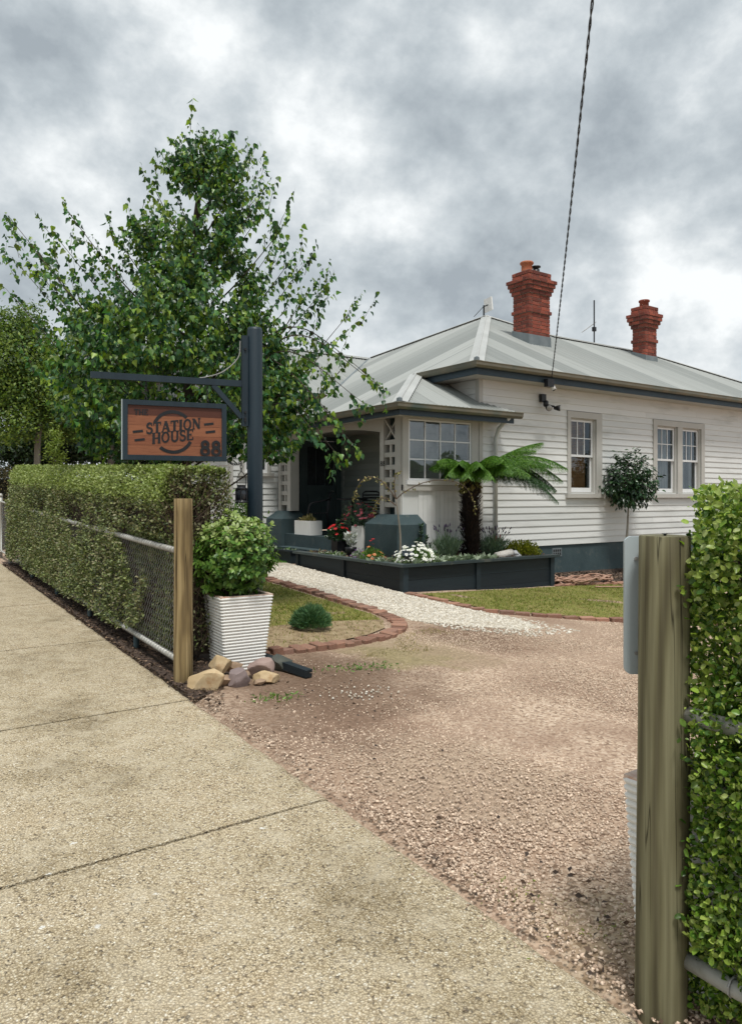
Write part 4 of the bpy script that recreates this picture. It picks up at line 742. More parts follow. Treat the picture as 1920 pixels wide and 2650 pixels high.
# small house number on the post board
# ================================================================== LETTERING (slab-serif strokes drawn as flat raised strips)
def arc(cx, cy, rx, ry, a0, a1, n=14): return [(cx+rx*math.cos(R(a0+(a1-a0)*i/n)), cy+ry*math.sin(R(a0+(a1-a0)*i/n))) for i in range(n+1)]
GL = {  # strokes: (points, thickness); letter height 1
 'T': (.8, [([(.4, 0), (.4, 1)], .17), ([(.03, .94), (.77, .94)], .1), ([(.05, .99), (.05, .72)], .07), ([(.75, .99), (.75, .72)], .07), ([(.24, .035), (.56, .035)], .07)]),
 'H': (.9, [([(.17, 0), (.17, 1)], .17), ([(.73, 0), (.73, 1)], .17), ([(.17, .5), (.73, .5)], .09)]+[([(x-.15, y), (x+.15, y)], .07) for x in (.17, .73) for y in (.035, .965)]),
 'E': (.75, [([(.17, 0), (.17, 1)], .17), ([(.05, .95), (.68, .95)], .09), ([(.17, .51), (.52, .51)], .08), ([(.05, .05), (.7, .05)], .09), ([(.66, .99), (.66, .74)], .07), ([(.68, .01), (.68, .27)], .07), ([(.5, .4), (.5, .62)], .06)]),
 'S': (.66, [(arc(.33, .73, .22, .22, 35, 270, 14)+arc(.33, .26, .25, .24, 90, -150, 14), .14), ([(.55, .68), (.55, .97)], .06), ([(.07, .03), (.07, .33)], .06)]),
 'A': (.9, [([(.1, 0), (.43, 1)], .09), ([(.43, 1), (.76, 0)], .18), ([(.22, .34), (.64, .34)], .08), ([(-.02, .035), (.22, .035)], .07), ([(.6, .035), (.92, .035)], .07)]),
 'I': (.42, [([(.2, 0), (.2, 1)], .18), ([(.04, .035), (.36, .035)], .07), ([(.04, .965), (.36, .965)], .07)]),
 'O': (.9, [(arc(.43, .5, .33, .44, 0, 360, 28), .13)]),
 'N': (.92, [([(.14, 0), (.14, 1)], .09), ([(.14, .97), (.74, .03)], .18), ([(.74, 0), (.74, 1)], .09), ([(0, .035), (.28, .035)], .07), ([(.6, .965), (.88, .965)], .07), ([(0, .965), (.2, .965)], .07)]),
 'U': (.88, [([(.15, 1), (.15, .36)]+arc(.43, .33, .28, .29, 180, 360, 14)+[(.71, .36), (.71, 1)], .14), ([(0, .965), (.31, .965)], .07), ([(.57, .965), (.86, .965)], .07)]),
 '8': (.74, [(arc(.37, .74, .21, .19, 0, 360, 24), .2), (arc(.37, .28, .26, .22, 0, 360, 24), .2)]),
}
def strokes2d(pts, w, th, orig, ux, uy, un, mb, shear=0, rot=0, sc=1., off=(0, 0), xs=1.):
    """one thick polyline as an extruded strip in the plane (ux, uy), raised th along un"""
    ca, sa = math.cos(rot), math.sin(rot); P2 = []
    for x, y in pts:
        x, y = (x*xs+shear*y)*sc, y*sc; P2.append(Vector((off[0]+x*ca-y*sa, off[1]+x*sa+y*ca)))
    closed = (P2[0]-P2[-1]).length < 1e-4; n = len(P2); Lf, Rt = [], []
    for i, p in enumerate(P2):
        a = P2[i-1] if i else (P2[-2] if closed else p); b = P2[i+1] if i < n-1 else (P2[1] if closed else p)
        d = (b-a).normalized(); nn = Vector((-d.y, d.x))*(w*sc/2); Lf.append(p+nn); Rt.append(p-nn)
    W3 = lambda q, h: orig+ux*q.x+uy*q.y+un*h
    for i in range(n-1): mb.hexa([W3(Rt[i], 0), W3(Rt[i+1], 0), W3(Lf[i+1], 0), W3(Lf[i], 0), W3(Rt[i], th), W3(Rt[i+1], th), W3(Lf[i+1], th), W3(Lf[i], th)])
def write(text, h, orig, ux, uy, un, th=.002, rot=0, shear=0, off=(0, 0), gap=.06, bold=1., xs=1.):
    x = 0; mbs = []
    for ci, ch_ in enumerate(text):
        w, st = GL[ch_]; mb = MB()
        o2 = (off[0]+x*h*xs*math.cos(rot), off[1]+x*h*xs*math.sin(rot))
        for k, (pts, tk) in enumerate(st): strokes2d(pts, tk*bold, th+.00012*k, orig, ux, uy, un, mb, shear, rot, h, o2, xs)
        mbs.append(mb); x += w+gap
    return mbs
V3 = Vector
# small number on the porch post
for mb in write('88', .09, V3((7.279, 10.235, 2.02)), V3((0, -1, 0)), V3((0, 0, 1)), V3((-1, 0, 0)), .004, bold=.7): hp(mb, 'house_number', 'dark', lp1)
# ================================================================== HANGING SIGN
PB = V3((3.07, 6.39, 0)); gz = float(g(3.07, 6.39)); BD = V3((-.978, .204, 0)).normalized(); SR = -BD; SN = V3((-.204, -.978, 0)).normalized(); UP = V3((0, 0, 1))
sp_ = thing('sign_post', 'dark navy round post with bracket arm holding the hanging sign', 'sign post', (PB.x, PB.y, gz))
def at(par, mb, name, m, smooth=False):
    o = mb.build(name, m, None, smooth); o.parent = par; o.matrix_parent_inverse = (Matrix.Translation(par.location) @ Matrix.Rotation(par.rotation_euler.z, 4, 'Z')).inverted() if par.type == 'EMPTY' else Matrix.Identity(4); return o
at(sp_, MB().tube([(PB.x, PB.y, gz-.3), (PB.x+.004, PB.y, 1.5), (PB.x, PB.y, 3.09), (PB.x, PB.y, 3.115)], [.075, .074, .073, .066], 20), 'post', 'post_navy', True)
vb = PB+BD*.10
at(sp_, MB().obox((vb.x, vb.y, 2.60), BD, SN, UP, .028, .03, .43), 'back_plate', 'post_navy')
a_, b_ = PB+BD*.129, PB+BD*1.47
at(sp_, MB().bar((a_.x, a_.y, 2.572), (b_.x, b_.y, 2.572), .05, .058), 'arm', 'post_navy')
at(sp_, MB().bar(tuple((PB+BD*.128).xy)+(2.25,), tuple((PB+BD*.40).xy)+(2.545,), .045, .045), 'brace', 'post_navy')
at(sp_, MB().tube(curve([tuple((PB+BD*.14).xy)+(2.98,), tuple((PB+BD*.16).xy)+(2.82,), tuple((PB+BD*.3).xy)+(2.68,), tuple((PB+BD*.45).xy)+(2.62,), tuple((PB+BD*.52).xy)+(2.605,)], 6), .005, 6), 'stay_wire', 'wire')
for z_ in (2.22, 2.24, 2.3, 2.9): at(sp_, MB().tube([(PB+BD*.1+SN*.03+UP*z_), (PB+BD*.1+SN*.045+UP*z_)], .012, 8), 'bolt', 'black')
def chain(par, a, b, n, r=.012, sag=0, name='chain'):
    mb = MB(); a, b = V3(a), V3(b); d = (b-a)/n
    for i in range(n):
        t0, t1 = i/n, (i+1)/n; p0, p1 = a+(b-a)*t0-UP*sag*4*t0*(1-t0), a+(b-a)*t1-UP*sag*4*t1*(1-t1); e = (p1-p0); L_ = e.length; e.normalize()
        s_ = e.orthogonal().normalized();
        if i % 2: s_ = e.cross(s_)
        m_ = (p0+p1)/2; pts = [m_+e*(L_*.62)*math.cos(2*PI*k/12)+s_*r*math.sin(2*PI*k/12) for k in range(13)]; mb.tube(pts, r*.26, 5, False)
    return at(par, mb, name, 'black')
S0, S1, ZS0, ZS1 = 1.205, .275, 1.83, 2.37
sgn_ = thing('hanging_sign', 'timber board sign lettered The Station House 88 in a dark frame', 'sign', tuple((PB+BD*.74).xy)+(1.83,))
oL = PB+BD*S0; wS = S0-S1; hS = ZS1-ZS0
def sp2(x, y, dn=0): return oL+SR*x+UP*(ZS0+y)+SN*dn
fw_ = .045
for x0_, x1_, y0_, y1_ in ((0, wS, hS-fw_, hS), (0, wS, 0, fw_), (0, fw_, fw_, hS-fw_), (wS-fw_, wS, fw_, hS-fw_)):
    at(sgn_, MB().obox(sp2((x0_+x1_)/2, (y0_+y1_)/2), SR, UP, SN, (x1_-x0_)/2, (y1_-y0_)/2, .028), 'sign_frame', 'post_navy')
at(sgn_, MB().obox(sp2(-.003, hS/2), SR, UP, SN, .003, hS/2, .029), 'frame_edge', 'plate')
npl = 5; bd = None
for k in range(npl):
    y0_ = fw_+(hS-2*fw_)*k/npl; y1_ = fw_+(hS-2*fw_)*(k+1)/npl
    at(sgn_, MB().obox(sp2(wS/2, (y0_+y1_)/2), SR, UP, SN, wS/2-fw_, (y1_-y0_)/2-.0008, .014+.0007*(k % 2)), 'plank', 'signwood')
fo_ = sp2(0, 0, .0152)
def lett(mbs, name='lettering', m='black'):
    for mb in mbs: at(sgn_, mb, name, m)
lett(write('THE', .052, fo_, SR, UP, SN, off=(.10, .405), bold=1.4, xs=.92))
lett(write('STATION', .098, fo_, SR, UP, SN, off=(.205, .236), rot=.135, shear=.14, gap=.05, bold=1.3, xs=.88)); lett(write('HOUSE', .098, fo_, SR, UP, SN, off=(.255, .146), rot=.135, shear=.14, gap=.06, bold=1.3, xs=.88))
mb = MB(); strokes2d(arc(.44, .268, .175, .178, 46, 156, 24), .03, .0017, fo_, SR, UP, SN, mb); lett([mb], 'emblem_arc')
mb = MB(); strokes2d(arc(.44, .255, .175, .178, 230, 334, 24), .03, .0017, fo_, SR, UP, SN, mb); lett([mb], 'emblem_arc')
for x_, y_ in ((.089, .25), (.105, .175), (.722, .34), (.737, .268)):
    mb = MB(); strokes2d([(0, 0), (.088, .013)], .021, .002, fo_, SR, UP, SN, mb, off=(x_, y_)); lett([mb], 'emblem_dash')
lett(write('88', .14, fo_, SR, UP, SN, th=.010, off=(.682, .052), gap=.02, bold=.9, xs=.95), 'numeral', 'black')
for s_ in (1.0, .45): chain(sgn_, tuple((PB+BD*s_).xy)+(2.545,), tuple((PB+BD*s_).xy)+(2.37,), 6, .011)
lan = thing('lantern', 'small black metal lantern hanging on a chain beside the sign post', 'lantern', tuple((PB+BD*.135+SN*.03).xy)+(1.44,))
lc = PB+BD*.135+SN*.03
chain(lan, tuple((PB+BD*.28).xy)+(1.86,), tuple((lc).xy)+(1.83,), 7, .012, .04); chain(lan, tuple(lc.xy)+(1.83,), tuple(lc.xy)+(1.735,), 3, .011)
at(lan, MB().lathe((lc.x, lc.y, 1.44), [(.062, 0), (.064, .012), (.05, .018), (.05, .03)], 16), 'lantern_base', 'black', True)
bo = at(lan, MB().lathe((lc.x, lc.y, 1.44), [(.045, .025), (.056, .04), (.056, .12), (.045, .14)], 12), 'lantern_glass', 'glassdark', True)
for k in range(6): a = k*PI/3; at(lan, MB().tube([(lc.x+.058*math.cos(a), lc.y+.058*math.sin(a), 1.46), (lc.x+.058*math.cos(a), lc.y+.058*math.sin(a), 1.565)], .006, 6), 'cage_bar', 'black')
at(lan, MB().lathe((lc.x, lc.y, 1.575), [(.06, -.012), (.042, .012), (.04, .03), (.043, .034), (.02, .036)], 16), 'lantern_cap', 'black', True)
at(lan, MB().tube(curve([lc+SR*.04+UP*1.60, lc+SR*.038+UP*1.68, lc+SR*.0+UP*1.735, lc-SR*.038+UP*1.68, lc-SR*.04+UP*1.60], 6), .0035, 6), 'lantern_bail', 'black')
# ================================================================== GATE POSTS, FENCE
def timber_post(name, label, x, y, r, top, m, lean=(0, 0)):
    z0 = float(g(x, y)); t_ = thing(name, label, 'post', (x, y, z0)); n_ = 28; prof = []
    vs_ = []; hs = [-.2]+[i*(top-z0-.004)/14 for i in range(15)]+[top-z0]
    for h in hs:
        for k in range(n_):
            a = 2*PI*k/n_; rr = r*(1+.03*noise.noise((math.cos(a)*1.5, math.sin(a)*1.5, h*2+x)))*(1.03-.03*h)*(.965 if h == hs[-1] else 1); vs_.append((x+lean[0]*h+rr*math.cos(a), y+lean[1]*h+rr*math.sin(a), z0+h))
    fs = [(i*n_+k, i*n_+(k+1) % n_, (i+1)*n_+(k+1) % n_, (i+1)*n_+k) for i in range(len(hs)-1) for k in range(n_)]+[tuple((len(hs)-1)*n_+k for k in range(n_))]
    b = at(t_, MB().add(vs_, fs), 'shaft', m, True); md = b.modifiers.new('e', 'EDGE_SPLIT'); md.split_angle = R(50)
    return t_
p1 = timber_post('timber_post', 'round yellow pine post at the end of the chain link fence', 1.93, 5.22, .068, 1.485, 'pine')
p2 = timber_post('timber_post', 'thick greenish weathered post beside the leafy hedge and white planter', 1.93, 1.285, .072, 1.385, 'greenpine', (.006, -.004))
# knots on the near post, nail on its top
M['knot'] = mat('timber_knot', [(.055, .05, .025), (.10, .092, .045)], 60, .8)
at(p2, MB().lathe((1.925, 1.27, 1.383), [(.004, 0), (.004, .006), (.008, .007), (.008, .009)], 8), 'nail', 'black')
# metal plate fixed behind the near post
pl = thing('metal_plate', 'pale grey sheet metal plate fixed behind the weathered post', 'metal plate', (1.99, 1.40, .94))
du = V3((C_, -S_, 0)); dv = V3((S_, C_, 0)); c0 = V3((0, 0, 0))+du*.872+dv*2.24
pts = []; w2, z0_, z1_, rc = .095, .955, 1.378, .022
for cx_, cz_, a0_ in ((w2-rc, z1_-rc, 0), (-w2+rc, z1_-rc, 90), (-w2+rc, z0_+rc, 180), (w2-rc, z0_+rc, 270)):
    pts += [(cx_+rc*math.cos(R(a0_+k*15)), cz_+rc*math.sin(R(a0_+k*15))) for k in range(7)]
n_ = len(pts); F1 = [c0+du*x_+UP*z_ for x_, z_ in pts]; B1 = [p+dv*.012 for p in F1]
at(pl, MB().add(F1+B1, [tuple(range(n_)), tuple(range(2*n_-1, n_-1, -1))]+[(k, n_+k, n_+(k+1) % n_, (k+1) % n_) for k in range(n_)]), 'plate', 'plate')
for z_ in (1.02, 1.31): at(pl, MB().tube([c0-du*.06+UP*z_, c0-du*.06+UP*z_-dv*.004], .006, 8), 'rivet', 'wire')
# chain link fence
def gy(y): return .035*(y-1.3)
fen = thing('chain_link_fence', 'low chain link fence with pipe rails in front of the clipped hedge', 'fence', (1.93, 5.3, gy(5.3)))
Y0, Y1 = 5.285, 13.0; TR, BR = .95, .135
def rail(par, y0, y1, h, r, name, x=1.93):
    at(par, MB().tube([(x, y0, gy(y0)+h), (x, y1, gy(y1)+h)], r, 14), name, 'pipe', True)
rail(fen, Y0, Y1, TR, .021, 'top_rail'); rail(fen, Y0, Y1, BR, .021, 'bottom_rail')
mb = MB()
for h in (TR, BR):
    y = Y0+.03
    while y < Y1:
        mb.tube([(1.93+.024*math.cos(2*PI*k/9), y+.004*k/9*9/2.2, gy(y)+h+.024*math.sin(2*PI*k/9)) for k in range(10)], .0028, 4, False); y += .058
at(fen, mb, 'rail_tie_wires', 'wire')['kind'] = 'stuff'
def chainlink(par, y0, y1, h0, h1, x, pitch=.056, r=.0023):
    V, F = [], []; rows = int((h1-h0)/(pitch*.55)); nW = int((y1-y0)/pitch); base = np.array([(math.cos(a), math.sin(a)) for a in (0, 2.1, 4.2)])
    hh = np.linspace(h0, h1, rows+1); allv = []; allf = []; o = 0
    for i in range(nW):
        yc = y0+pitch*(i+.5); yy = yc+np.where((np.arange(rows+1)+0) % 2 == 0, -.53, .53)*pitch; xx = x+np.where((np.arange(rows+1)) % 2 == 0, -.003, .003)
        v = np.stack([xx[:, None]+r*base[:, 0], yy[:, None]+r*base[:, 1], (gy(yy)+hh)[:, None]+np.zeros(3)], -1).reshape(-1, 3); allv.append(v)
        for k in range(rows):
            for j in range(3): allf.append((o+k*3+j, o+k*3+(j+1) % 3, o+(k+1)*3+(j+1) % 3, o+(k+1)*3+j))
        o += len(v)
    ob = npmesh('chain_link_mesh', np.vstack(allv), np.array(allf), 'wire'); ob.parent = par; ob.matrix_parent_inverse = Matrix.Translation(-par.location); return ob
chainlink(fen, Y0, Y1, BR, TR, 1.925)
for y in (6.4, 8.0, 9.6, 11.2): at(fen, MB().tube([(1.945, y, gy(y)-.2), (1.945, y, gy(y)+BR-.02)], .024, 12), 'support_stub', 'render', True)
at(fen, MB().tube([(1.93, 13.02, gy(13)-.2), (1.93, 13.02, gy(13)+1.15)], .03, 14), 'end_post', 'pipe', True)
gate = thing('chain_link_gate', 'narrow chain link gate in a pipe frame beyond the clipped hedge', 'gate', (1.93, 13.12, gy(13.1)))
q = [(1.93, 13.12, .95), (1.93, 13.12, .12), (1.93, 13.98, .12), (1.93, 13.98, .97), (1.93, 13.12, .97)]
at(gate, MB().tube([(x, y, gy(y)+z) for x, y, z in q], .018, 10), 'gate_frame', 'pipe', True); chainlink(gate, 13.14, 13.96, .13, .96, 1.93)
gp = thing('pipe_gate_post', 'grey pipe post with rounded cap at the far gate', 'post', (1.93, 14.07, gy(14))); at(gp, MB().tube([(1.93, 14.07, gy(14)-.1), (1.93, 14.07, gy(14)+1.05)], .035, 14), 'shaft', 'pipe', True); at(gp, MB().lathe((1.93, 14.07, gy(14)+1.05), [(.04, 0), (.04, .03), (.02, .06)], 12), 'cap', 'pipe', True)
# pipe rails of the fence on the near side
fr_ = thing('pipe_rail_fence', 'weathered pipe rails running from the near post through the leafy hedge', 'fence', (1.95, 1.1, 0))
for h in (.165, .875): at(fr_, MB().tube([(1.95, 1.222, gy(1.2)+h), (1.95, -1.2, gy(-1.2)+h)], .0235, 16), 'rail', 'pipe', True)
at(fr_, MB().tube([(1.95+.026*math.cos(k*.7), 1.08, gy(1.1)+.165+.026*math.sin(k*.7)) for k in range(10)], .003, 6), 'tie_wire', 'wire')
at(fr_, MB().tube([(1.95, .25, gy(.25)-.2), (1.95, .25, gy(.25)+.85)], .024, 12), 'rail_post', 'pipe', True)
# ================================================================== PLANTERS
def ribbed_planter(label, cx, cy, z0, top, base, h, rot, ribs=24):
    t_ = thing('ribbed_planter', label, 'planter', (cx, cy, z0), None, rot)
    vs_ = []; N4 = 4; lv = []
    for i in range(ribs*4+1):
        f = i/(ribs*4); w = base+(top-base)*f; b = .011*abs(math.sin(PI*i/4))**.6; lv.append((f*h, w/2+b-.004))
    cor = .012
    for z_, w in lv:
        for sx, sy in ((-1, -1), (1, -1), (1, 1), (-1, 1)):
            c_ = [(sx*(w-cor), sy*w), (sx*w, sy*(w-cor))]
            if sx*sy > 0: c_ = c_[::-1]
            vs_ += [(p[0], p[1], z_) for p in c_]
    n_ = 8; fs = [(i*n_+k, i*n_+(k+1) % n_, (i+1)*n_+(k+1) % n_, (i+1)*n_+k) for i in range(len(lv)-1) for k in range(n_)]+[tuple(range(n_-1, -1, -1))]
    b_ = MB().add(vs_, fs).build('pot_body', 'planter', t_)
    w = top/2; r_ = MB()
    for a, b in (((-w, -w), (w, -w+.035)), ((-w, w-.035), (w, w)), ((-w, -w+.035), (-w+.035, w-.035)), ((w-.035, -w+.035), (w, w-.035))): r_.box(a[0], b[0], a[1], b[1], h-.012, h+.006)
    r_.build('rim', M['rim'], t_); MB().box(-w+.03, w-.03, -w+.03, w-.03, h-.06, h-.04).build('potting_soil', 'soil', t_)
    return t_
M['rim'] = mat('worn_planter_rim', [(.40, .15, .08), (.62, .5, .42), (.45, .2, .12)], 9, .7)
PC = (2.50, 5.53); pz = float(g(*PC))-.01
ribbed_planter('white ribbed tapered planter standing on rocks by the yellow pine post', PC[0], PC[1], pz, .44, .325, .60, R(-3))
ribbed_planter('white ribbed planter half hidden behind the greenish weathered post', 2.27, 1.285, -.015, .44, .375, .60, R(2))
def rock(label, x, y, s, m, seed, z=0, flat=.7, rz=0):
    import bmesh
    bm = bmesh.new(); bmesh.ops.create_icosphere(bm, subdivisions=4, radius=1)
    rr = random.Random(seed); cuts = []
    for _ in range(14):
        d_ = V3((rr.gauss(0, 1), rr.gauss(0, 1), rr.gauss(0, .8))).normalized(); cuts.append((d_, rr.uniform(.52, .82)))
    for v in bm.verts:
        for d_, k in cuts:
            e = v.co.dot(d_)-k
            if e > 0: v.co -= d_*e*.97
        v.co *= 1+.06*noise.noise(v.co*2.5+V3((seed, 0, 0)))
        v.co = V3((v.co.x*s[0], v.co.y*s[1], v.co.z*s[2]))
    me = bpy.data.meshes.new('rock'); bm.to_mesh(me); bm.free()
    o = link('rock', me, m, None, True); es = o.modifiers.new('e', 'EDGE_SPLIT'); es.split_angle = R(22); o.location = (x, y, float(g(x, y))+s[2]*.55+z); o.rotation_euler = (rr.gauss(0, .12), rr.gauss(0, .12), rz); return tag(o, label, 'rock', 'rocks piled round the white planter')
a0 = -TH
rock('large pale sandstone rock nearest the footpath', 2.02, 4.98, (.17, .12, .095), 'sand', 3, 0, rz=a0+.1)
rock('yellow sandstone rock resting behind the large pale one', 2.22, 5.22, (.115, .09, .085), 'sand', 11, .05, rz=a0-.3)
rock('grey mauve rock in the middle of the pile', 2.265, 4.97, (.105, .085, .10), 'mauve', 5, 0, rz=a0)
rock('small brown rock tucked against the planter foot', 2.32, 5.22, (.09, .06, .055), 'tanrock', 8, .05, rz=a0)
rock('pinkish rock leaning on the planter corner', 2.50, 5.12, (.12, .09, .10), 'mauve', 21, .02, rz=a0+.3).data.materials[0] = mat('pink_rock', [(.24, .165, .145), (.33, .245, .215)], 5, .85, .004, 25)
rock('flat buff rock at the driveway end of the pile', 2.50, 4.98, (.13, .08, .06), 'sand', 33, 0, rz=a0+.25)
rock('dark slate rock behind the pile beside the timber offcut', 2.76, 5.28, (.12, .085, .075), 'darkrock', 14, .02, rz=a0)
rock('small tan rock between the sandstone and mauve rocks', 2.16, 5.02, (.07, .06, .06), 'tanrock', 40, 0, rz=a0)
rock('little brown stone below the flat buff rock', 2.40, 4.93, (.06, .045, .03), 'tanrock', 41, 0, rz=a0)
o = MB().bar((2.66, 5.62, float(g(2.66, 5.62))+.07), (2.86, 4.98, float(g(2.86, 4.98))+.03), .07, .06).build('timber_offcut', 'navy'); tag(o, 'dark painted timber offcut lying behind the rocks', 'timber offcut')
# ================================================================== RAISED BEDS
bed = thing('raised_garden_bed', 'dark navy timber raised garden bed full of flowers below the twelve-pane window', 'garden bed', (6.5, 8.55, .1))
BX0, BX1, BY0, BY1, BT = 6.5, 9.76, 8.55, 11.82, .50
for k in range(4):
    z1_ = BT-.045-k*.2; z0_ = z1_-.197
    for a, b in ((BX0+.05, 7.95), (8.04, BX1-.06)): at(bed, MB().box(a, b, BY0+.03, BY0+.075, z0_, z1_), 'sleeper', 'navy')
    for a, b in ((BY0+.05, 10.18), (10.27, BY1-.06)): at(bed, MB().box(BX0+.03, BX0+.075, a, b, z0_, z1_), 'sleeper', 'navy')
    at(bed, MB().box(BX1-.076, BX1-.03, BY0+.08, WY-.04, z0_, z1_), 'sleeper', 'navy'); at(bed, MB().box(BX0+.08, 6.82, BY1-.076, BY1-.03, z0_, z1_), 'sleeper', 'navy')
for x, y in ((BX0, BY0), (7.95, BY0), (BX1-.09, BY0), (BX0, 10.18), (BX0, BY1-.09)): at(bed, MB().box(x+.0, x+.09, y, y+.09, -.35, BT-.042), 'corner_post', 'navy')
at(bed, MB().hexa([(BX0-.05, BY0-.05, BT-.04), (BX1+.09, BY0-.05, BT-.04), (BX1+.09, BY0+.12, BT-.04), (BX0+.12, BY0+.12, BT-.04), (BX0-.05, BY0-.05, BT), (BX1+.09, BY0-.05, BT), (BX1+.09, BY0+.12, BT), (BX0+.12, BY0+.12, BT)]), 'cap_board', 'navycap')
at(bed, MB().hexa([(BX0-.05, BY0-.047, BT-.04), (BX0+.119, BY0+.122, BT-.04), (BX0+.119, BY1+.03, BT-.04), (BX0-.05, BY1+.03, BT-.04), (BX0-.05, BY0-.047, BT), (BX0+.119, BY0+.122, BT), (BX0+.119, BY1+.03, BT), (BX0-.05, BY1+.03, BT)]), 'cap_board', 'navycap')
SZ = .44
n_ = 34; vs_ = []; 
def soilpatch(x0, x1, y0, y1):
    vs_ = [(x0+(x1-x0)*i/30, y0+(y1-y0)*j/14, SZ+.02*noise.noise((i*.7, j*.7, x0))+.05*j/14) for j in range(15) for i in range(31)]
    at(bed, MB().add(vs_, [(j*31+i, j*31+i+1, (j+1)*31+i+1, (j+1)*31+i) for j in range(14) for i in range(30)]), 'bed_soil', 'soil', True)
soilpatch(BX0+.08, BX1-.08, BY0+.08, WY-.04); soilpatch(BX0+.08, 7.01, WY-.04, BY1-.08)
xy = np.vstack([scatter([(6.6, 8.65), (9.66, 8.65), (9.66, 9.6), (6.6, 9.6)], 1400), scatter([(6.6, 9.6), (7.0, 9.6), (7.0, 11.7), (6.6, 11.7)], 900)]); k = len(xy)
o = leaves('bark_mulch', np.column_stack([xy, SZ+.03+.03*RNG.random(k)+.05*np.clip((xy[:, 1]-8.6), 0, 1)*(xy[:, 1] < 9.6)]), rdir(k)*[1, 1, .3], rdir(k, 1), RNG.uniform(.025, .06, k), T_SIMPLE, 'chip', bed); o.matrix_parent_inverse = Matrix.Translation(-bed.location); o['kind'] = 'stuff'
lb = thing('low_planter_bed', 'low black timber planter bed in front of the farther porch pier', 'garden bed', (6.7, 12.9, .25))
for k in range(2): at(lb, MB().box(6.52, 6.565, 12.05, 14.0, .10+k*.18, .277+k*.18), 'sleeper', 'navy'); at(lb, MB().box(6.57, 6.82, 12.05, 12.095, .10+k*.18, .277+k*.18), 'sleeper', 'navy')
at(lb, MB().box(6.49, 6.60, 12.02, 14.03, .458, .49), 'cap_board', 'navy'); at(lb, MB().box(6.601, 6.835, 12.02, 12.12, .458, .49), 'cap_board', 'navy'); at(lb, MB().box(6.57, 7.0, 12.1, 14.0, .3, .43), 'bed_soil', 'soil')
for i, (x, y, m_) in enumerate(((6.72, 13.7, 'redleaf'), (6.7, 13.2, 'lambs'), (6.72, 12.7, 'green'), (6.7, 12.35, 'lambs'))): tuft('seedling', ['dark red seedling in the low black planter bed', 'pale seedling beside the red one in the low black bed', 'green seedling in the middle of the low black bed', 'pale seedling nearest the step in the low black bed'][i], 'seedling', (x, y, .43), 30, .11, .16, m_, T_LONG, .9)
# ================================================================== HEDGES
def hedge_core(par, x0, x1, y0, y1, z0, z1, m='bark', slope=True):
    mb = MB(); f = gy if slope else (lambda y: 0)
    mb.hexa([(x0, y0, f(y0)+z0), (x1, y0, f(y0)+z0), (x1, y1, f(y1)+z0), (x0, y1, f(y1)+z0), (x0, y0, f(y0)+z1), (x1, y0, f(y0)+z1), (x1, y1, f(y1)+z1), (x0, y1, f(y1)+z1)])
    return mb
hg = thing('clipped_hedge', 'long clipped box hedge behind the chain link fence', 'hedge', (2.2, 5.6, gy(5.6)))
HX0, HX1_, HY0, HY1, HH = 1.97, 2.45, 5.62, 13.0, 1.575
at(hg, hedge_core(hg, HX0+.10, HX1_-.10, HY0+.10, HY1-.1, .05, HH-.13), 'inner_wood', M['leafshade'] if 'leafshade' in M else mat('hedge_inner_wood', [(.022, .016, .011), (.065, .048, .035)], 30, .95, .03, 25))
def hz(y): return gy(y)
def bumpy(y, z, o=0): return np.array([noise.noise((a*1.3, b*1.6, o))*.6+noise.noise((a*4, b*4, o+5))*.4 for a, b in zip(y, z)])
# street face
n = 84000; y = HY0+(HY1-HY0)*RNG.random(n)**1.45; z = .12+(HH-.10)*RNG.random(n); b = bumpy(y, z)
lowgap = (z < 1.04) & (y < 6.55+1.3*b*2)                       # thin foliage behind the open wire near the post
x = HX0-.075-.06*b+RNG.random(n)**1.6*.13; x = np.where(z < 1.03+.05*b, np.where(lowgap, x+.085, 1.865-.03*b+RNG.random(n)**1.5*.08), x)
dens = np.where(lowgap, .45+.5*(b > .1), np.clip(.55+1.3*b+.5*(z > HH-.35)+.25*((y-6)/5)+.12*(z < 1.0)-.38*((z > .9) & (z < 1.34))*np.clip((9.5-y)/2.5, 0, 1), .08, 1)); keep = RNG.random(n) < dens
# rounded upper edge
x = x+.10*np.clip((z-(HH-.16))/.16, 0, 1)**2
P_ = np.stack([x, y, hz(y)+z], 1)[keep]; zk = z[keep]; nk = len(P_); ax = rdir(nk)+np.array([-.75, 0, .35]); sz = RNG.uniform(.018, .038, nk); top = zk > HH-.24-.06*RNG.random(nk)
for sel, nm, m_ in ((~top, 'foliage', 'leaf_hedge'), (top, 'foliage', 'leaf_hedgetop')): leaves(nm, P_[sel], ax[sel], rdir(sel.sum())+np.array([-.9, -.1, .5]), sz[sel], T_SIMPLE, m_, hg).matrix_parent_inverse = Matrix.Translation(-hg.location)
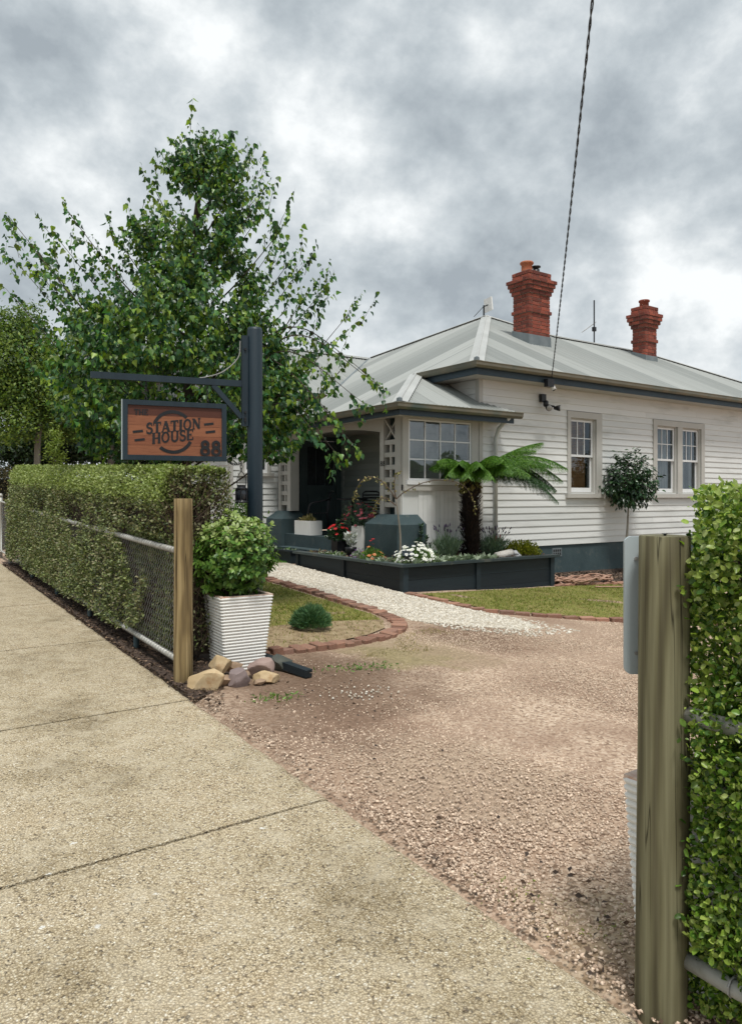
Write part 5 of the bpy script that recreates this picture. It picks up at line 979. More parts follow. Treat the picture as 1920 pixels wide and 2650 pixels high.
# top and near end
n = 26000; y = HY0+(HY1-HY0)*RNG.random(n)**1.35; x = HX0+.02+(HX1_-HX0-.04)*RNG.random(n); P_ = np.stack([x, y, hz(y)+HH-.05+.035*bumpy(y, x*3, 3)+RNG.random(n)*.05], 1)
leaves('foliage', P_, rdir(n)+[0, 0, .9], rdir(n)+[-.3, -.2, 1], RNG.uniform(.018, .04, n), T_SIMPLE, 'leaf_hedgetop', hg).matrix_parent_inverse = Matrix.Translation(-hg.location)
n = 7500; z = .1+(HH-.1)*RNG.random(n)**.75; x = HX0+(HX1_-HX0+.03)*RNG.random(n); b = bumpy(x*2, z, 8); y = HY0-.03-.05*b+RNG.random(n)*.14; keep = RNG.random(n) < np.clip(.30+1.0*b+.9*(z > HH-.3)+.35*(x > 2.36), .08, 1)
P_ = np.stack([x, y, hz(y)+z], 1)[keep]; nk = len(P_); leaves('foliage', P_, rdir(nk)+[-.2, -.8, .4], rdir(nk)+[-.2, -.9, .5], RNG.uniform(.02, .042, nk), T_SIMPLE, 'leaf_hedge', hg).matrix_parent_inverse = Matrix.Translation(-hg.location)
mb = MB()
for i in range(1700):
    face = random.random() < .8; y = HY0+random.random()**1.5*(HY1-HY0) if face else HY0+.02; x = HX0+.07 if face else random.uniform(HX0, HX1_); z = random.uniform(.1, HH-.15); p = V3((x, y, gy(y)+z)); d_ = V3((random.gauss(-.15, .25) if face else random.gauss(0, .5), random.gauss(0, .5) if face else random.gauss(-.3, .25), random.uniform(.5, 1.2))).normalized(); l_ = random.uniform(.1, .28)
    mb.tube([p, p+d_*l_*.5+V3((0, random.gauss(0, .01), 0)), p+d_*l_], [.0035, .0025, .0012], 4, False)
at(hg, mb, 'twigs', 'twig')
hb = thing('clipped_hedge', 'farther hedge end with brownish top behind the pipe gate', 'hedge', (2.6, 17, gy(14)))
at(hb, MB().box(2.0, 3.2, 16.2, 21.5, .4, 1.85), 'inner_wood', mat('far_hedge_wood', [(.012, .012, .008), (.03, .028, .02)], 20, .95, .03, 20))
n = 9000; y = RNG.uniform(16.1, 21, n); x = RNG.uniform(1.92, 3.25, n); z = RNG.uniform(.4, 2.1, n); f = RNG.integers(0, 3, n); x = np.where(f == 0, 1.95+.08*RNG.random(n), x); y = np.where(f == 1, 16.1+.08*RNG.random(n), y); z = np.where(f == 2, 1.9+.2*RNG.random(n), z)
leaves('foliage', np.stack([x, y, z], 1), rdir(n)+[0, -.5, .5], rdir(n)+[-.3, -.5, .6], RNG.uniform(.03, .06, n), T_SIMPLE, mat('brownish_hedge_leaf', [(.05, .06, .025), (.13, .12, .055), (.22, .17, .09)], 3, .6, rand='island', rnd_amt=.4, translucent=.15), hb).matrix_parent_inverse = Matrix.Translation(-hb.location)
# near leafy hedge
hr = thing('leafy_hedge', 'tall glossy green hedge with pale new leaves beside the weathered post', 'hedge', (2.3, .3, 0))
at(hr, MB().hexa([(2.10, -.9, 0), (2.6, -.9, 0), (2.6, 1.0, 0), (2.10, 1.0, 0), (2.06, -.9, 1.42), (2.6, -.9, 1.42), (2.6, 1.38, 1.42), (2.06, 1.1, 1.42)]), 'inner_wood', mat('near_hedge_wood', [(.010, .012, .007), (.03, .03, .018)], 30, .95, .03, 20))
def hleaf(P_, ax, m_, lo, hi, k): leaves('foliage', P_, ax, rdir(k)+[-.7, -.1, .55], RNG.uniform(lo, hi, k), (T_WAVY[0][:9], T_WAVY[1]), m_, hr).matrix_parent_inverse = Matrix.Translation(-hr.location)
n = 105000; z = .02+1.51*RNG.random(n); y = RNG.uniform(.3, 1.5, n); b = bumpy(y*2, z*2, 12); x = 1.90-.05*b+RNG.random(n)**np.where(z < .7, 2.4, 1.3)*.50+.05*np.clip((z-1.35)/.25, 0, 1)+.06*(z < .24)
edge = .615*x-.005+.06*bumpy(z*3, x*2, 15)+.05*RNG.random(n)**3-.04*np.clip((z-1.25)/.35, 0, 1); keep = (y < edge) & (RNG.random(n) < np.clip(.95+1.2*b, .3, 1)) & ~((z < .62) & (x > 2.05) & (y > 1.05)); P_ = np.stack([x, y, z], 1)[keep]; k = len(P_); newl = RNG.random(k) < np.clip(.05+.9*(P_[:, 2]-1.15), .04, .6)
ax = rdir(k)+np.array([-.35, .15, .25])
hleaf(P_[~newl], ax[~newl], 'leaf_right', .011, .027, (~newl).sum()); hleaf(P_[newl], ax[newl], 'leaf_righttip', .013, .028, newl.sum())
# twigs that stick out past the near end and the top
mb = MB(); tp, ta = [], []
for i in range(120):
    z = random.uniform(.15, 1.5); y = random.uniform(.75, 1.12); x = random.uniform(1.98, 2.35)
    if i < 55: z = random.uniform(1.2, 1.42); y = random.uniform(.2, 1.1)
    p = V3((x, y, z)); d_ = V3((random.gauss(-.15, .3), random.uniform(.1, .9) if i >= 55 else random.gauss(.25, .3), random.uniform(.25, .8) if i >= 55 else random.uniform(.7, 1.3))).normalized(); l_ = random.uniform(.10, .2)
    mb.tube([p-d_*.1, p+d_*l_*.5, p+d_*l_], [.003, .0022, .0012], 5, False)
    for k in range(11): tp.append(p+d_*l_*(.3+.7*k/10)); ta.append(V3((random.gauss(0, .7), random.gauss(0, .7), random.gauss(.2, .5)))+d_*.8)
at(hr, mb, 'twigs', mat('dark_red_twig', [(.03, .016, .014), (.06, .035, .028)], 20, .7)); tp, ta = np.array(tp), np.array(ta); hi_ = tp[:, 2] > 1.2
hleaf(tp[hi_], ta[hi_], 'leaf_righttip', .018, .034, hi_.sum()); hleaf(tp[~hi_], ta[~hi_], 'leaf_right', .018, .034, (~hi_).sum())
# ================================================================== TREES
def crown(par, name, P_, ax, nr, sz, tpl, m):
    o = leaves(name, P_, ax, nr, sz, tpl, m, par); o.matrix_parent_inverse = Matrix.Translation(-par.location); return o
# --- the heart-leaved tree behind the sign
TB = V3((3.2, 8.73, float(g(3.2, 8.73)))); SCL = .00557
bt = thing('birch_tree', 'tall leafy tree with heart shaped leaves behind the hanging sign', 'tree', TB)
def tp3(px, py, dep=0.): a = (px-402)*SCL; q = cw(a, dep); return V3((TB.x+q[0], TB.y+q[1], 1.5+(1100-py)*SCL))
TOPP = tp3(452, 300)
tr_pts = [TB-UP*.1, tp3(412, 960), tp3(420, 800, .1), tp3(425, 650, .05), tp3(432, 520), tp3(445, 400), TOPP]
tc_ = curve(tr_pts, 6); at(bt, MB().tube(tc_, [.085*(1-i/(len(tc_)-1))**.8+.005 for i in range(len(tc_))], 10), 'trunk', 'bark', True)
def trunk_at(z):
    for p, q in zip(tc_[:-1], tc_[1:]):
        if p.z <= z <= q.z: return p+(q-p)*((z-p.z)/max(q.z-p.z, 1e-6))
    return tc_[-1] if z > tc_[-1].z else tc_[1]
LP, LA, LN = [], [], []
limbs = MB()
def twig(p, d_, ln, nl, r0=.004, spread=.07, curl=.15):
    """one leafy shoot: leaves hang from both sides"""
    d_ = d_.normalized(); pts = [p]; e = d_.copy(); k = 6
    for i in range(k): e = (e+V3((random.gauss(0, .10), random.gauss(0, .10), random.gauss(curl*.2, .06)))).normalized(); pts.append(pts[-1]+e*ln/k)
    limbs.tube(pts, [r0*(1-i/(k+.6)) for i in range(k+1)], 4, False)
    for i in range(nl):
        t_ = (i+random.random())/nl; j = min(int(t_*k), k-1); q = pts[j]+(pts[j+1]-pts[j])*(t_*k-j)
        sd_ = V3((random.gauss(0, 1), random.gauss(0, 1), random.gauss(-.2, .5))).normalized(); q2 = q+sd_*spread*random.uniform(.2, 1)*(1.1-.75*t_)
        LP.append(q2); LA.append(V3((sd_.x*.55, sd_.y*.55, -.95+random.gauss(0, .35)))+d_*.25); LN.append(V3((random.gauss(0, 1), random.gauss(0, 1), random.gauss(.15, .6)))-V3((S_, C_, 0))*.45)
def limb(tip, start=None, r=.016, leafy=.55, bow=.12, dens=1.):
    h = (tip-V3((trunk_at(tip.z).x, trunk_at(tip.z).y, tip.z))).length
    if start is None: start = trunk_at(max(TB.z+.9, tip.z-.75*h-.35))
    mid = start+(tip-start)*.5+UP*(-bow*h)+(tip-start).cross(UP).normalized()*random.gauss(0, .06*h)
    c_ = curve([start, mid, tip], 8); limbs.tube(c_, [r*(1-i/(len(c_)-1))+.003 for i in range(len(c_))], 6, False)
    d_ = (c_[-1]-c_[-3]).normalized(); twig(tip-d_*.1, d_, .32, int(18*dens))
    m_ = len(c_); n_s = int(h*2.6*dens)+2
    for i in range(n_s):
        f = 1-leafy*random.random(); q = c_[min(m_-1, int(f*(m_-1)))]; dd = (d_*.55+V3((random.gauss(0, .45), random.gauss(0, .45), random.gauss(.35, .3)))).normalized(); twig(q, dd, random.uniform(.2, .42), int(random.uniform(12, 20)*dens))
# long shoots that make the outline
for px, py, dp, de in [(458, 250, 0, 1), (553, 262, .1, .8), (400, 272, -.1, .9), (430, 285, .2, 1), (505, 290, 0, .9), (330, 345, 0, .7), (370, 350, .3, .9), (572, 330, .2, .8), (580, 375, -.2, .8), (574, 430, .1, .9), (520, 350, -.2, 1), (155, 432, -.2, 1.1), (118, 480, 0, 1), (18, 445, -.1, 1.1), (60, 500, .1, 1.1), (2, 520, .2, .8), (4, 598, 0, .7), (90, 560, -.3, 1), (195, 540, .2, 1), (238, 455, 0, .9), (290, 450, .3, 1), (640, 452, 0, 1), (600, 500, .2, 1), (685, 545, -.1, 1), (655, 520, .1, 1), (742, 575, .1, 1), (700, 610, -.2, 1), (800, 637, 0, 1), (760, 690, .2, 1), (775, 770, -.1, .9), (650, 620, .1, 1), (85, 690, .2, 1), (130, 640, -.2, 1), (110, 760, .1, 1), (700, 720, .2, 1), (130, 860, .1, 1), (170, 930, .2, 1)]:
    limb(tp3(402+(px-402)*.94+(12 if py < 420 else 0), py+(80 if py < 400 else 56), dp), r=.011, dens=de*.9, leafy=.45)
# lower branches that arch over and hang before the porch
for px, py, dp, sy in [(835, 860, -.3, 830), (800, 900, -.5, 830), (780, 985, -.4, 840), (745, 1005, -.5, 860), (700, 960, -.6, 850), (640, 980, -.4, 850), (820, 840, -.2, 800), (600, 985, -.2, 850), (690, 880, -.3, 800), (740, 930, -.6, 820)]:
    st = trunk_at(tp3(402, sy).z-.6); tip = tp3(px, py, dp); top_ = tp3(402+(px-402)*.62, min(sy-10, py-110), dp*.6)
    c_ = curve([st, (st+top_)/2+UP*.12, top_, tip], 7); limbs.tube(c_, [.014*(1-i/(len(c_)-1))+.003 for i in range(len(c_))], 6, False)
    for i in range(10): k = random.randint(int(len(c_)*.45), len(c_)-1); twig(c_[k], (c_[k]-c_[max(k-2, 0)]).normalized()*.7+V3((random.gauss(0, .35), random.gauss(0, .35), random.gauss(-.25, .3))), random.uniform(.22, .4), 13, curl=-.3)
    twig(c_[-1], (c_[-1]-c_[-2]), .2, 10, curl=-.3)
# the body of the crown
YS = [310, 360, 450, 540, 620, 700, 750, 850, 950, 1000]; XL = [420, 380, 345, 300, 245, 200, 165, 130, 170, 230]; XR = [520, 540, 535, 535, 560, 585, 615, 680, 690, 640]
cnt = 0
while cnt < 1500:
    py = random.uniform(325, 1000); l_, r_ = np.interp(py, YS, XL), np.interp(py, YS, XR)
    if random.random() > (r_-l_)/430 or (py < 580 and random.random() < .25): continue
    px = random.uniform(l_, r_); c_ = (l_+r_)/2; hw = (r_-l_)/2; u = (px-c_)/hw; dm = min(hw*SCL, 1.35)*math.sqrt(max(0, 1-u*u)); dp = random.uniform(-1, 1)*dm
    if random.random() < .55: dp = -abs(dp)
    p = tp3(px, py+25, dp)
    if noise.noise(p*1.7+V3((3, 8, 2)))+.35*noise.noise(p*4) < -.17+(.10 if py < 640 else 0): continue
    ctr = trunk_at(p.z-.4); od = (p-ctr); od.z = 0
    twig(p-od.normalized()*.12, od.normalized()*.7+UP*random.uniform(.1, .8)+V3((random.gauss(0, .3), random.gauss(0, .3), 0)), random.uniform(.25, .42), random.randint(15, 22)); cnt += 1
for px, py in ((440, 290), (465, 285), (415, 300), (540, 300), (560, 360), (350, 380), (300, 470), (250, 500), (565, 450), (600, 520), (640, 490), (670, 560), (730, 610), (770, 650), (150, 470), (120, 520), (40, 490), (70, 540), (20, 550), (90, 600), (180, 560), (230, 540), (620, 600), (700, 680), (745, 740), (140, 700), (110, 780), (380, 330), (500, 320), (330, 420), (180, 640), (590, 430)):
    for _ in range(2): twig(tp3(px+random.gauss(0, 14), py+(78 if py < 400 else 55)+random.gauss(0, 12), random.gauss(0, .35)), V3((random.gauss(0, .25), random.gauss(0, .25), 1))+V3((C_, -S_, 0))*((px-420)/700), random.uniform(.35, .55), 12, .0035, .05, .4)
at(bt, limbs, 'branches', 'bark')
n = len(LP); print('tree leaves', n)
crown(bt, 'crown', np.array(LP), np.array(LA), np.array(LN), RNG.uniform(.034, .086, n), T_HEART, 'leaf_tree')
# --- background trees
def bushy(name, label, base, blobs, nper, lsz, m, trunk=None, tm='palebark', tpl=T_SIMPLE, droop=0., cat='tree'):
    t_ = thing(name, label, cat, base)
    if trunk is not None:
        for tk, r0 in trunk: c_ = curve(tk, 6); at(t_, MB().tube(c_, [r0*(1-.75*i/(len(c_)-1)) for i in range(len(c_))], 9), 'trunk', tm, True)
    Ps, As, Ns = [], [], []
    for c_, rad in blobs:
        n_ = int(nper*rad[0]*rad[2]*4); k = max(5, n_//22); cc = rdir(k)*(RNG.random((k, 1))**.4); q = np.repeat(cc, 22, 0)*np.array(rad)+np.array(c_)+RNG.normal(0, .11*max(.5, rad[0]), (k*22, 3))
        Ps.append(q); As.append(rdir(k*22)+np.array([0, 0, -droop+.1])); Ns.append(rdir(k*22)+np.repeat(cc, 22, 0)*.8+[0, -.2, .5])
    P_, A_, N_ = np.vstack(Ps), np.vstack(As), np.vstack(Ns)
    crown(t_, 'crown', P_, A_, N_, RNG.uniform(.6, 1.2, len(P_))*lsz, tpl, m); return t_
def W3(px, py, dep):   # a point by its bearing in the view, at a distance, used to set out the far garden
    k = (px*1.1686-960)/1890; return V3(((S_+C_*k)*dep, (C_-S_*k)*dep, 1.5+(1100-py)*1.1686/1890*dep))
b = W3(82, 1040, 15)
bushy('garden_tree', 'olive green tree with pale trunk at the far end of the hedge', (b.x, b.y, .4), [(W3(40, 830, 15), (1.15, 1.15, 1.0)), (W3(100, 860, 15.2), (.8, .8, .8)), (W3(50, 730, 15), (.6, .6, .55)), (W3(130, 800, 15.1), (.45, .45, .45)), (W3(20, 930, 14.6), (.9, .9, .5)), (W3(150, 920, 15.5), (.8, .8, .6)), (W3(-40, 800, 15), (1.1, 1.1, 1.1))], 2500, .075, 'leaf_bg', [([(b.x, b.y, .3), W3(84, 990, 15), W3(90, 930, 15), W3(75, 800, 15), W3(60, 720, 15)], .075)])
b = W3(205, 1040, 17.5)
bushy('evergreen_tree', 'dark evergreen tree standing behind the hedge left of the sign', (b.x, b.y, .4), [(W3(200, 930, 17.5), (1.2, 1.2, .9)), (W3(120, 980, 18.5), (1.3, 1.3, .6)), (W3(270, 960, 17.5), (1.1, 1.1, .9)), (W3(60, 1000, 18.5), (1.3, 1.3, .5)), (W3(230, 840, 17.8), (.9, .9, .8)), (W3(340, 970, 18), (1.1, 1.1, .8)), (W3(430, 970, 18.5), (1.0, 1.0, .8))], 2600, .10, 'leaf_dark', [([(b.x, b.y, .3), W3(210, 900, 17.5)], .12)], 'bark')
b = W3(247, 1040, 11.5)
bushy('slender_tree', 'slender dark trunk rising behind the hedge beside the sign edge', (b.x, b.y, .3), [(W3(225, 840, 11.5), (.55, .55, .5)), (W3(180, 880, 11.6), (.5, .5, .35))], 1300, .06, 'leaf_bg', [([(b.x, b.y, .2), W3(246, 980, 11.5), W3(243, 900, 11.5), W3(235, 840, 11.5)], .06)], 'bark')
b = W3(122, 1030, 13.5)
bushy('lime_shrub', 'small upright lime green shrub peeping over the clipped hedge', (b.x, b.y, .4), [(W3(122, 1000, 13.5), (.16, .16, .3)), (W3(125, 975, 13.5), (.1, .1, .2))], 2600, .07, 'leaf_lime', [([(b.x, b.y, .3), W3(122, 990, 13.5)], .02)], 'twig', T_LONG, cat='shrub')
b = W3(530, 1150, 7.6)
bushy('green_shrub', 'bright green shrub behind the sign post and potted shrub', (b.x, b.y, .2), [(W3(535, 1150, 7.6), (.2, .2, .22)), (W3(545, 1130, 7.6), (.1, .1, .12))], 2400, .06, 'green', [([(b.x, b.y, .15), W3(535, 1140, 7.6)], .015)], 'twig', T_LONG, cat='shrub')
# --- potted shrub in the white planter
ps = thing('potted_shrub', 'bushy green shrub growing in the white planter by the pine post', 'shrub', (PC[0], PC[1], pz+.55))
mb = MB(); RP, RA, RN_ = [], [], []; cz = 1.03
for i in range(520):
    d_ = V3((random.gauss(0, 1), random.gauss(0, 1), random.gauss(.1, 1))).normalized(); rr = random.uniform(.55, 1.0)**.5
    lump = 1+.22*noise.noise(d_*2.2+V3((4, 1, 7)))
    p = V3((PC[0]-.02+d_.x*.345*rr*lump, PC[1]+d_.y*.345*rr*lump, cz+d_.z*(.33 if d_.z > 0 else .36)*rr*lump))
    if p.z < pz+.55 and (abs(p.x-PC[0]) > .25 or abs(p.y-PC[1]) > .25) and random.random() < .6: continue
    if i % 3 == 0: mb.tube([V3((PC[0]+random.gauss(0, .05), PC[1]+random.gauss(0, .05), pz+.58)), V3((PC[0]+d_.x*.15, PC[1]+d_.y*.15, cz-.1)), p], [.006, .004, .002], 4, False)
    tip = (d_+UP*.5).normalized()
    for k in range(11):
        a = k*2.4+random.random(); s1 = tip.orthogonal().normalized(); s2 = tip.cross(s1); o_ = s1*math.cos(a)+s2*math.sin(a); RP.append(p-tip*(.06*k/11)); RA.append(o_+tip*(.75-.07*k)-UP*.15); RN_.append(tip-o_*.3)
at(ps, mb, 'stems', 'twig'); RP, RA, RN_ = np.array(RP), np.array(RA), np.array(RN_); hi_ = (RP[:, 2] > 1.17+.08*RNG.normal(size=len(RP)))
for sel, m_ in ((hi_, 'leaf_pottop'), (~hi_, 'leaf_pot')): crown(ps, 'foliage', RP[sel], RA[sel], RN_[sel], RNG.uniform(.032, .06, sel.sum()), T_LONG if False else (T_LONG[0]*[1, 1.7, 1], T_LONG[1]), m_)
# dark shrub foot in the gap between the post and the planter
# --- standard tree by the house wall
sb = V3((12.62, 9.22, float(g(12.6, 9.2))))
st_ = thing('standard_tree', 'small round-headed tree on a thin bare stem before the side wall', 'tree', sb)
at(st_, MB().tube(curve([sb-UP*.05, sb+V3((.0, 0, .4)), sb+V3((.07, 0, .9)), sb+V3((.1, 0, 1.3)), sb+V3((.16, 0, 1.9))], 6), [.035-.025*i/24 for i in range(25)], 9), 'trunk', 'palebark', True)
mb = MB(); A1, A2, A3 = [], [], []
for i in range(270):
    d_ = V3((random.gauss(0, 1), random.gauss(0, 1), random.gauss(0, 1))).normalized(); rr = random.random()**.45
    c_ = sb+V3((.2, 0, 1.87)); p = c_+V3((d_.x*.58*rr, d_.y*.5*rr, d_.z*(.56 if d_.z > 0 else .48)*rr)); 
    if d_.z > .75: p += UP*.12
    if i % 2 == 0: mb.tube([sb+V3((.14, 0, 1.4+.3*random.random())), (c_+p)/2-UP*.08, p], [.007, .005, .002], 4, False)
    for k in range(13):
        a = random.random()*6.28; o_ = V3((math.cos(a), math.sin(a), 0)); A1.append(p+V3((random.gauss(0, .04), random.gauss(0, .04), random.gauss(0, .05)))); A2.append(o_*.6+d_*.5-UP*random.uniform(.1, .9)); A3.append(V3((random.gauss(0, .5), random.gauss(0, .5)-.3, .8)))
at(st_, mb, 'branches', 'bark'); crown(st_, 'crown', np.array(A1), np.array(A2), np.array(A3), RNG.uniform(.06, .11, len(A1)), (T_LONG[0]*[1, 1.25, 1], T_LONG[1]), 'leaf_std')
# --- tree fern
fb = V3((8.36, 9.12, SZ))
tf = thing('tree_fern', 'tree fern with shaggy dark trunk and arching green fronds in the raised bed', 'tree fern', fb)
FT = 1.86
tk = curve([fb-UP*.1, fb+V3((.03, 0, .4)), fb+V3((-.02, 0, .8)), fb+V3((-.04, 0, 1.2)), V3((fb.x-.03, fb.y, FT))], 5)
at(tf, MB().tube(tk, [.10+.03*math.sin(i/(len(tk)-1)*2.6) for i in range(len(tk))], 14), 'trunk', 'fernbark', True)
n = 1500; zz_ = RNG.uniform(SZ, FT-.02, n); a = RNG.uniform(0, 2*PI, n); r_ = .10+.03*np.sin((zz_-SZ)/(FT-SZ)*2.6)
crown(tf, 'frond_stubs', np.stack([fb.x-.02+r_*np.cos(a), fb.y+r_*np.sin(a), zz_], 1), np.stack([np.cos(a)*.5, np.sin(a)*.5, np.ones(n)*1.0], 1)+RNG.normal(0, .15, (n, 3)), np.stack([np.cos(a), np.sin(a), np.zeros(n)], 1), RNG.uniform(.05, .13, n), (T_BLADE[0]*[1, 2.6, 1], T_BLADE[1]), 'fernbark')
def frond(base, az, length, rise, droop, m, width=.24, seed=0):
    """az in the sideways/away frame; rachis climbs then droops; pinnae toothed on both sides"""
    q = cw(math.cos(az), math.sin(az)); h = V3((q[0], q[1], 0)).normalized(); sd_ = h.cross(UP); k = 52; pts = []
    for i in range(k+1):
        t_ = i/k; pts.append(base+h*(length*t_*(1-.10*t_))+UP*(rise*t_-droop*t_*t_))
    PP, AA, NN, SS = [], [], [], []
    for i in range(3, k):
        t_ = i/k; p = pts[i]; d_ = (pts[min(i+1, k)]-pts[i-1]).normalized(); up_ = sd_.cross(d_)
        w = width*min(1, (t_/.25))**.8*(1-t_)**.5*1.3*random.uniform(.9, 1.08)
        for s in (-1, 1):
            pd = (sd_*s*.9+d_*random.uniform(.3, .5)-UP*(.15+.5*t_)+V3((random.gauss(0, .06), random.gauss(0, .06), random.gauss(0, .08)))).normalized(); ns = max(5, int(w/.010))
            for j in range(ns):
                f = j/ns; pos = p+pd*w*f-UP*(.45*w*f*f)
                for e in (-1, 1): PP.append(pos); AA.append(d_*e*.9+pd*.55-UP*.2*f); NN.append(up_*.8+sd_*s*.3+V3((random.gauss(0, .25), random.gauss(0, .25), 0))); SS.append(.038*(1-f*.6)*random.uniform(.8, 1.15))
    r = MB().tube(pts, [.011*(1-i/(k+1))+.002 for i in range(k+1)], 6, False)
    o = leaves('frond', np.array(PP), np.array(AA), np.array(NN), np.array(SS), (T_SIMPLE[0]*[1, .75, .8], T_SIMPLE[1]), m, tf); o.matrix_parent_inverse = Matrix.Translation(-tf.location)
    rc_ = r.build('rachis', 'fernbark' if m == 'ferndark' else 'fern', o)
    return o
ft = V3((fb.x-.03, fb.y, FT-.03))
FR = [(2.2, .75, .85, .55, 'fern', .26), (-2.7, .7, .8, .55, 'fern', .28), (3.0, .75, .75, .6, 'fern', .24), (-1.0, .9, .95, .7, 'fern', .3), (.6, 1.0, .9, .6, 'fern', .26)]
for az, ln, ri, dr, m_, wd in [(.06, 1.38, 1.05, .47, 'fern', .32), (-.05, 1.80, 1.25, 1.13, 'fern', .35), (.12, 1.68, 1.0, 1.24, 'ferndark', .34), (-.10, 1.62, .72, 1.16, 'ferndark', .32), (.02, 1.74, 1.1, 1.18, 'fern', .35), (.2, 1.6, .9, 1.1, 'ferndark', .33), (.35, 1.4, .95, .75, 'fern', .26), (-.5, 1.15, .75, .75, 'fern', .28), (-1.25, .85, .65, .70, 'fern', .30), (-1.75, .75, .60, .62, 'fern', .28), (-2.3, .7, .62, .6, 'fern', .26), (2.6, .6, .55, .55, 'ferndark', .2), (-.85, 1.0, .8, .75, 'fern', .28), (1.0, .5, .6, .4, 'ferndark', .18), (-.2, 1.5, .9, .75, 'fern', .31), (-.25, 1.55, .6, .85, 'ferndark', .30), (-1.5, .8, .75, .6, 'fern', .3), (-2.0, .65, .75, .55, 'fern', .28), (.2, 1.3, 1.0, .55, 'fern', .27)]+FR:
    frond(ft, az, ln, ri, dr, m_, wd)
n = 160; a = RNG.uniform(0, 2*PI, n); crown(tf, 'dry_fronds', np.stack([ft.x+.14*np.cos(a), ft.y+.14*np.sin(a), FT-.1+RNG.uniform(-.15, .05, n)], 1), np.stack([np.cos(a)*.6, np.sin(a)*.6, -np.ones(n)], 1)+RNG.normal(0, .3, (n, 3)), rdir(n), RNG.uniform(.05, .1, n), T_SIMPLE, 'dry')
# ================================================================== PLANTS IN THE RAISED BED
def mound(name, label, cat, c, rad, n, lsz, m, tpl=T_SIMPLE, up=.4, extra=None):
    t_ = thing(name, label, cat, (c[0], c[1], SZ if c[2] is None else c[2])); z0 = t_.location.z
    d_ = rdir(n); d_[:, 2] = np.abs(d_[:, 2]); rr = RNG.random((n, 1))**.4; P_ = np.array([c[0], c[1], z0])+d_*rr*np.array(rad)*(1+.12*np.sin(d_[:, :1]*7+d_[:, 1:2]*5))
    crown(t_, 'foliage', P_, d_+RNG.normal(0, .45, (n, 3))+[0, 0, up], rdir(n)+d_*.5+[0, 0, .4], RNG.uniform(.7, 1.2, n)*lsz, tpl, m)
    if extra: extra(t_, z0)
    return t_
def flowers(c, rad, nf, petal, m, cen=None, up=1.0, zmin=.35):
    def f(t_, z0):
        PP, AA, NN = [], [], []; ce = MB()
        for i in range(nf):
            d_ = V3((random.gauss(0, 1), random.gauss(0, 1)-.25, abs(random.gauss(.4, .8)))).normalized()
            if d_.z < zmin*random.random(): d_.z += .3
            p = V3((c[0]+d_.x*rad[0], c[1]+d_.y*rad[1], z0+d_.z*rad[2]))+V3((random.gauss(0, .012), random.gauss(0, .012), random.gauss(0, .012))); nr = (d_*.6+UP*.7-V3((S_, C_, 0))*.35).normalized(); s1 = nr.orthogonal().normalized(); s2 = nr.cross(s1)
            for k in range(7): a = k*2*PI/7; o_ = s1*math.cos(a)+s2*math.sin(a); PP.append(p+o_*.003); AA.append(o_+nr*.15); NN.append(nr)
            if cen: ce.lathe((p.x, p.y, p.z), [(petal*.28, -.002), (petal*.2, petal*.16)], 7)
        crown(t_, 'petals', np.array(PP), np.array(AA), np.array(NN), petal*RNG.uniform(.8, 1.15, len(PP)), (T_SIMPLE[0]*[1, .95, .6], T_SIMPLE[1]), m)['kind'] = 'stuff'
        if cen: at(t_, ce, 'flower_centres', cen)['kind'] = 'stuff'
    return f
mound('white_daisy_bush', 'mound of white daisies at the corner of the raised bed', 'flowering plant', (6.98, 8.86, SZ), (.34, .30, .26), 1500, .055, 'green', (T_BLADE[0]*[1, 1.5, 1], T_BLADE[1]), .6, flowers((6.98, 8.86), (.34, .28, .34), 95, .034, 'petal', 'euon', zmin=.5))
mound('orange_daisy_plant', 'orange flowered daisy plant left of the white daisies', 'flowering plant', (6.68, 9.62, SZ), (.20, .22, .20), 700, .06, 'green', (T_BLADE[0]*[1, 2, 1], T_BLADE[1]), .7, flowers((6.68, 9.62), (.2, .22, .27), 15, .036, 'orange', 'terra'))
mound('purple_flower_plant', 'small purple flowered plant beside the orange daisies', 'flowering plant', (6.68, 9.98, SZ), (.13, .14, .17), 260, .05, 'lambs', T_LONG, .5, flowers((6.68, 9.98), (.14, .14, .19), 22, .017, 'purple'))
mound('geranium_plant', 'green plant with a single red bloom behind the orange daisies', 'flowering plant', (6.86, 9.86, SZ), (.15, .15, .22), 130, .075, 'green', (T_HEART[0]*[.8, 1.2, 1], T_HEART[1]), .5, flowers((6.86, 9.86), (.03, .03, .36), 5, .03, 'red', zmin=1))
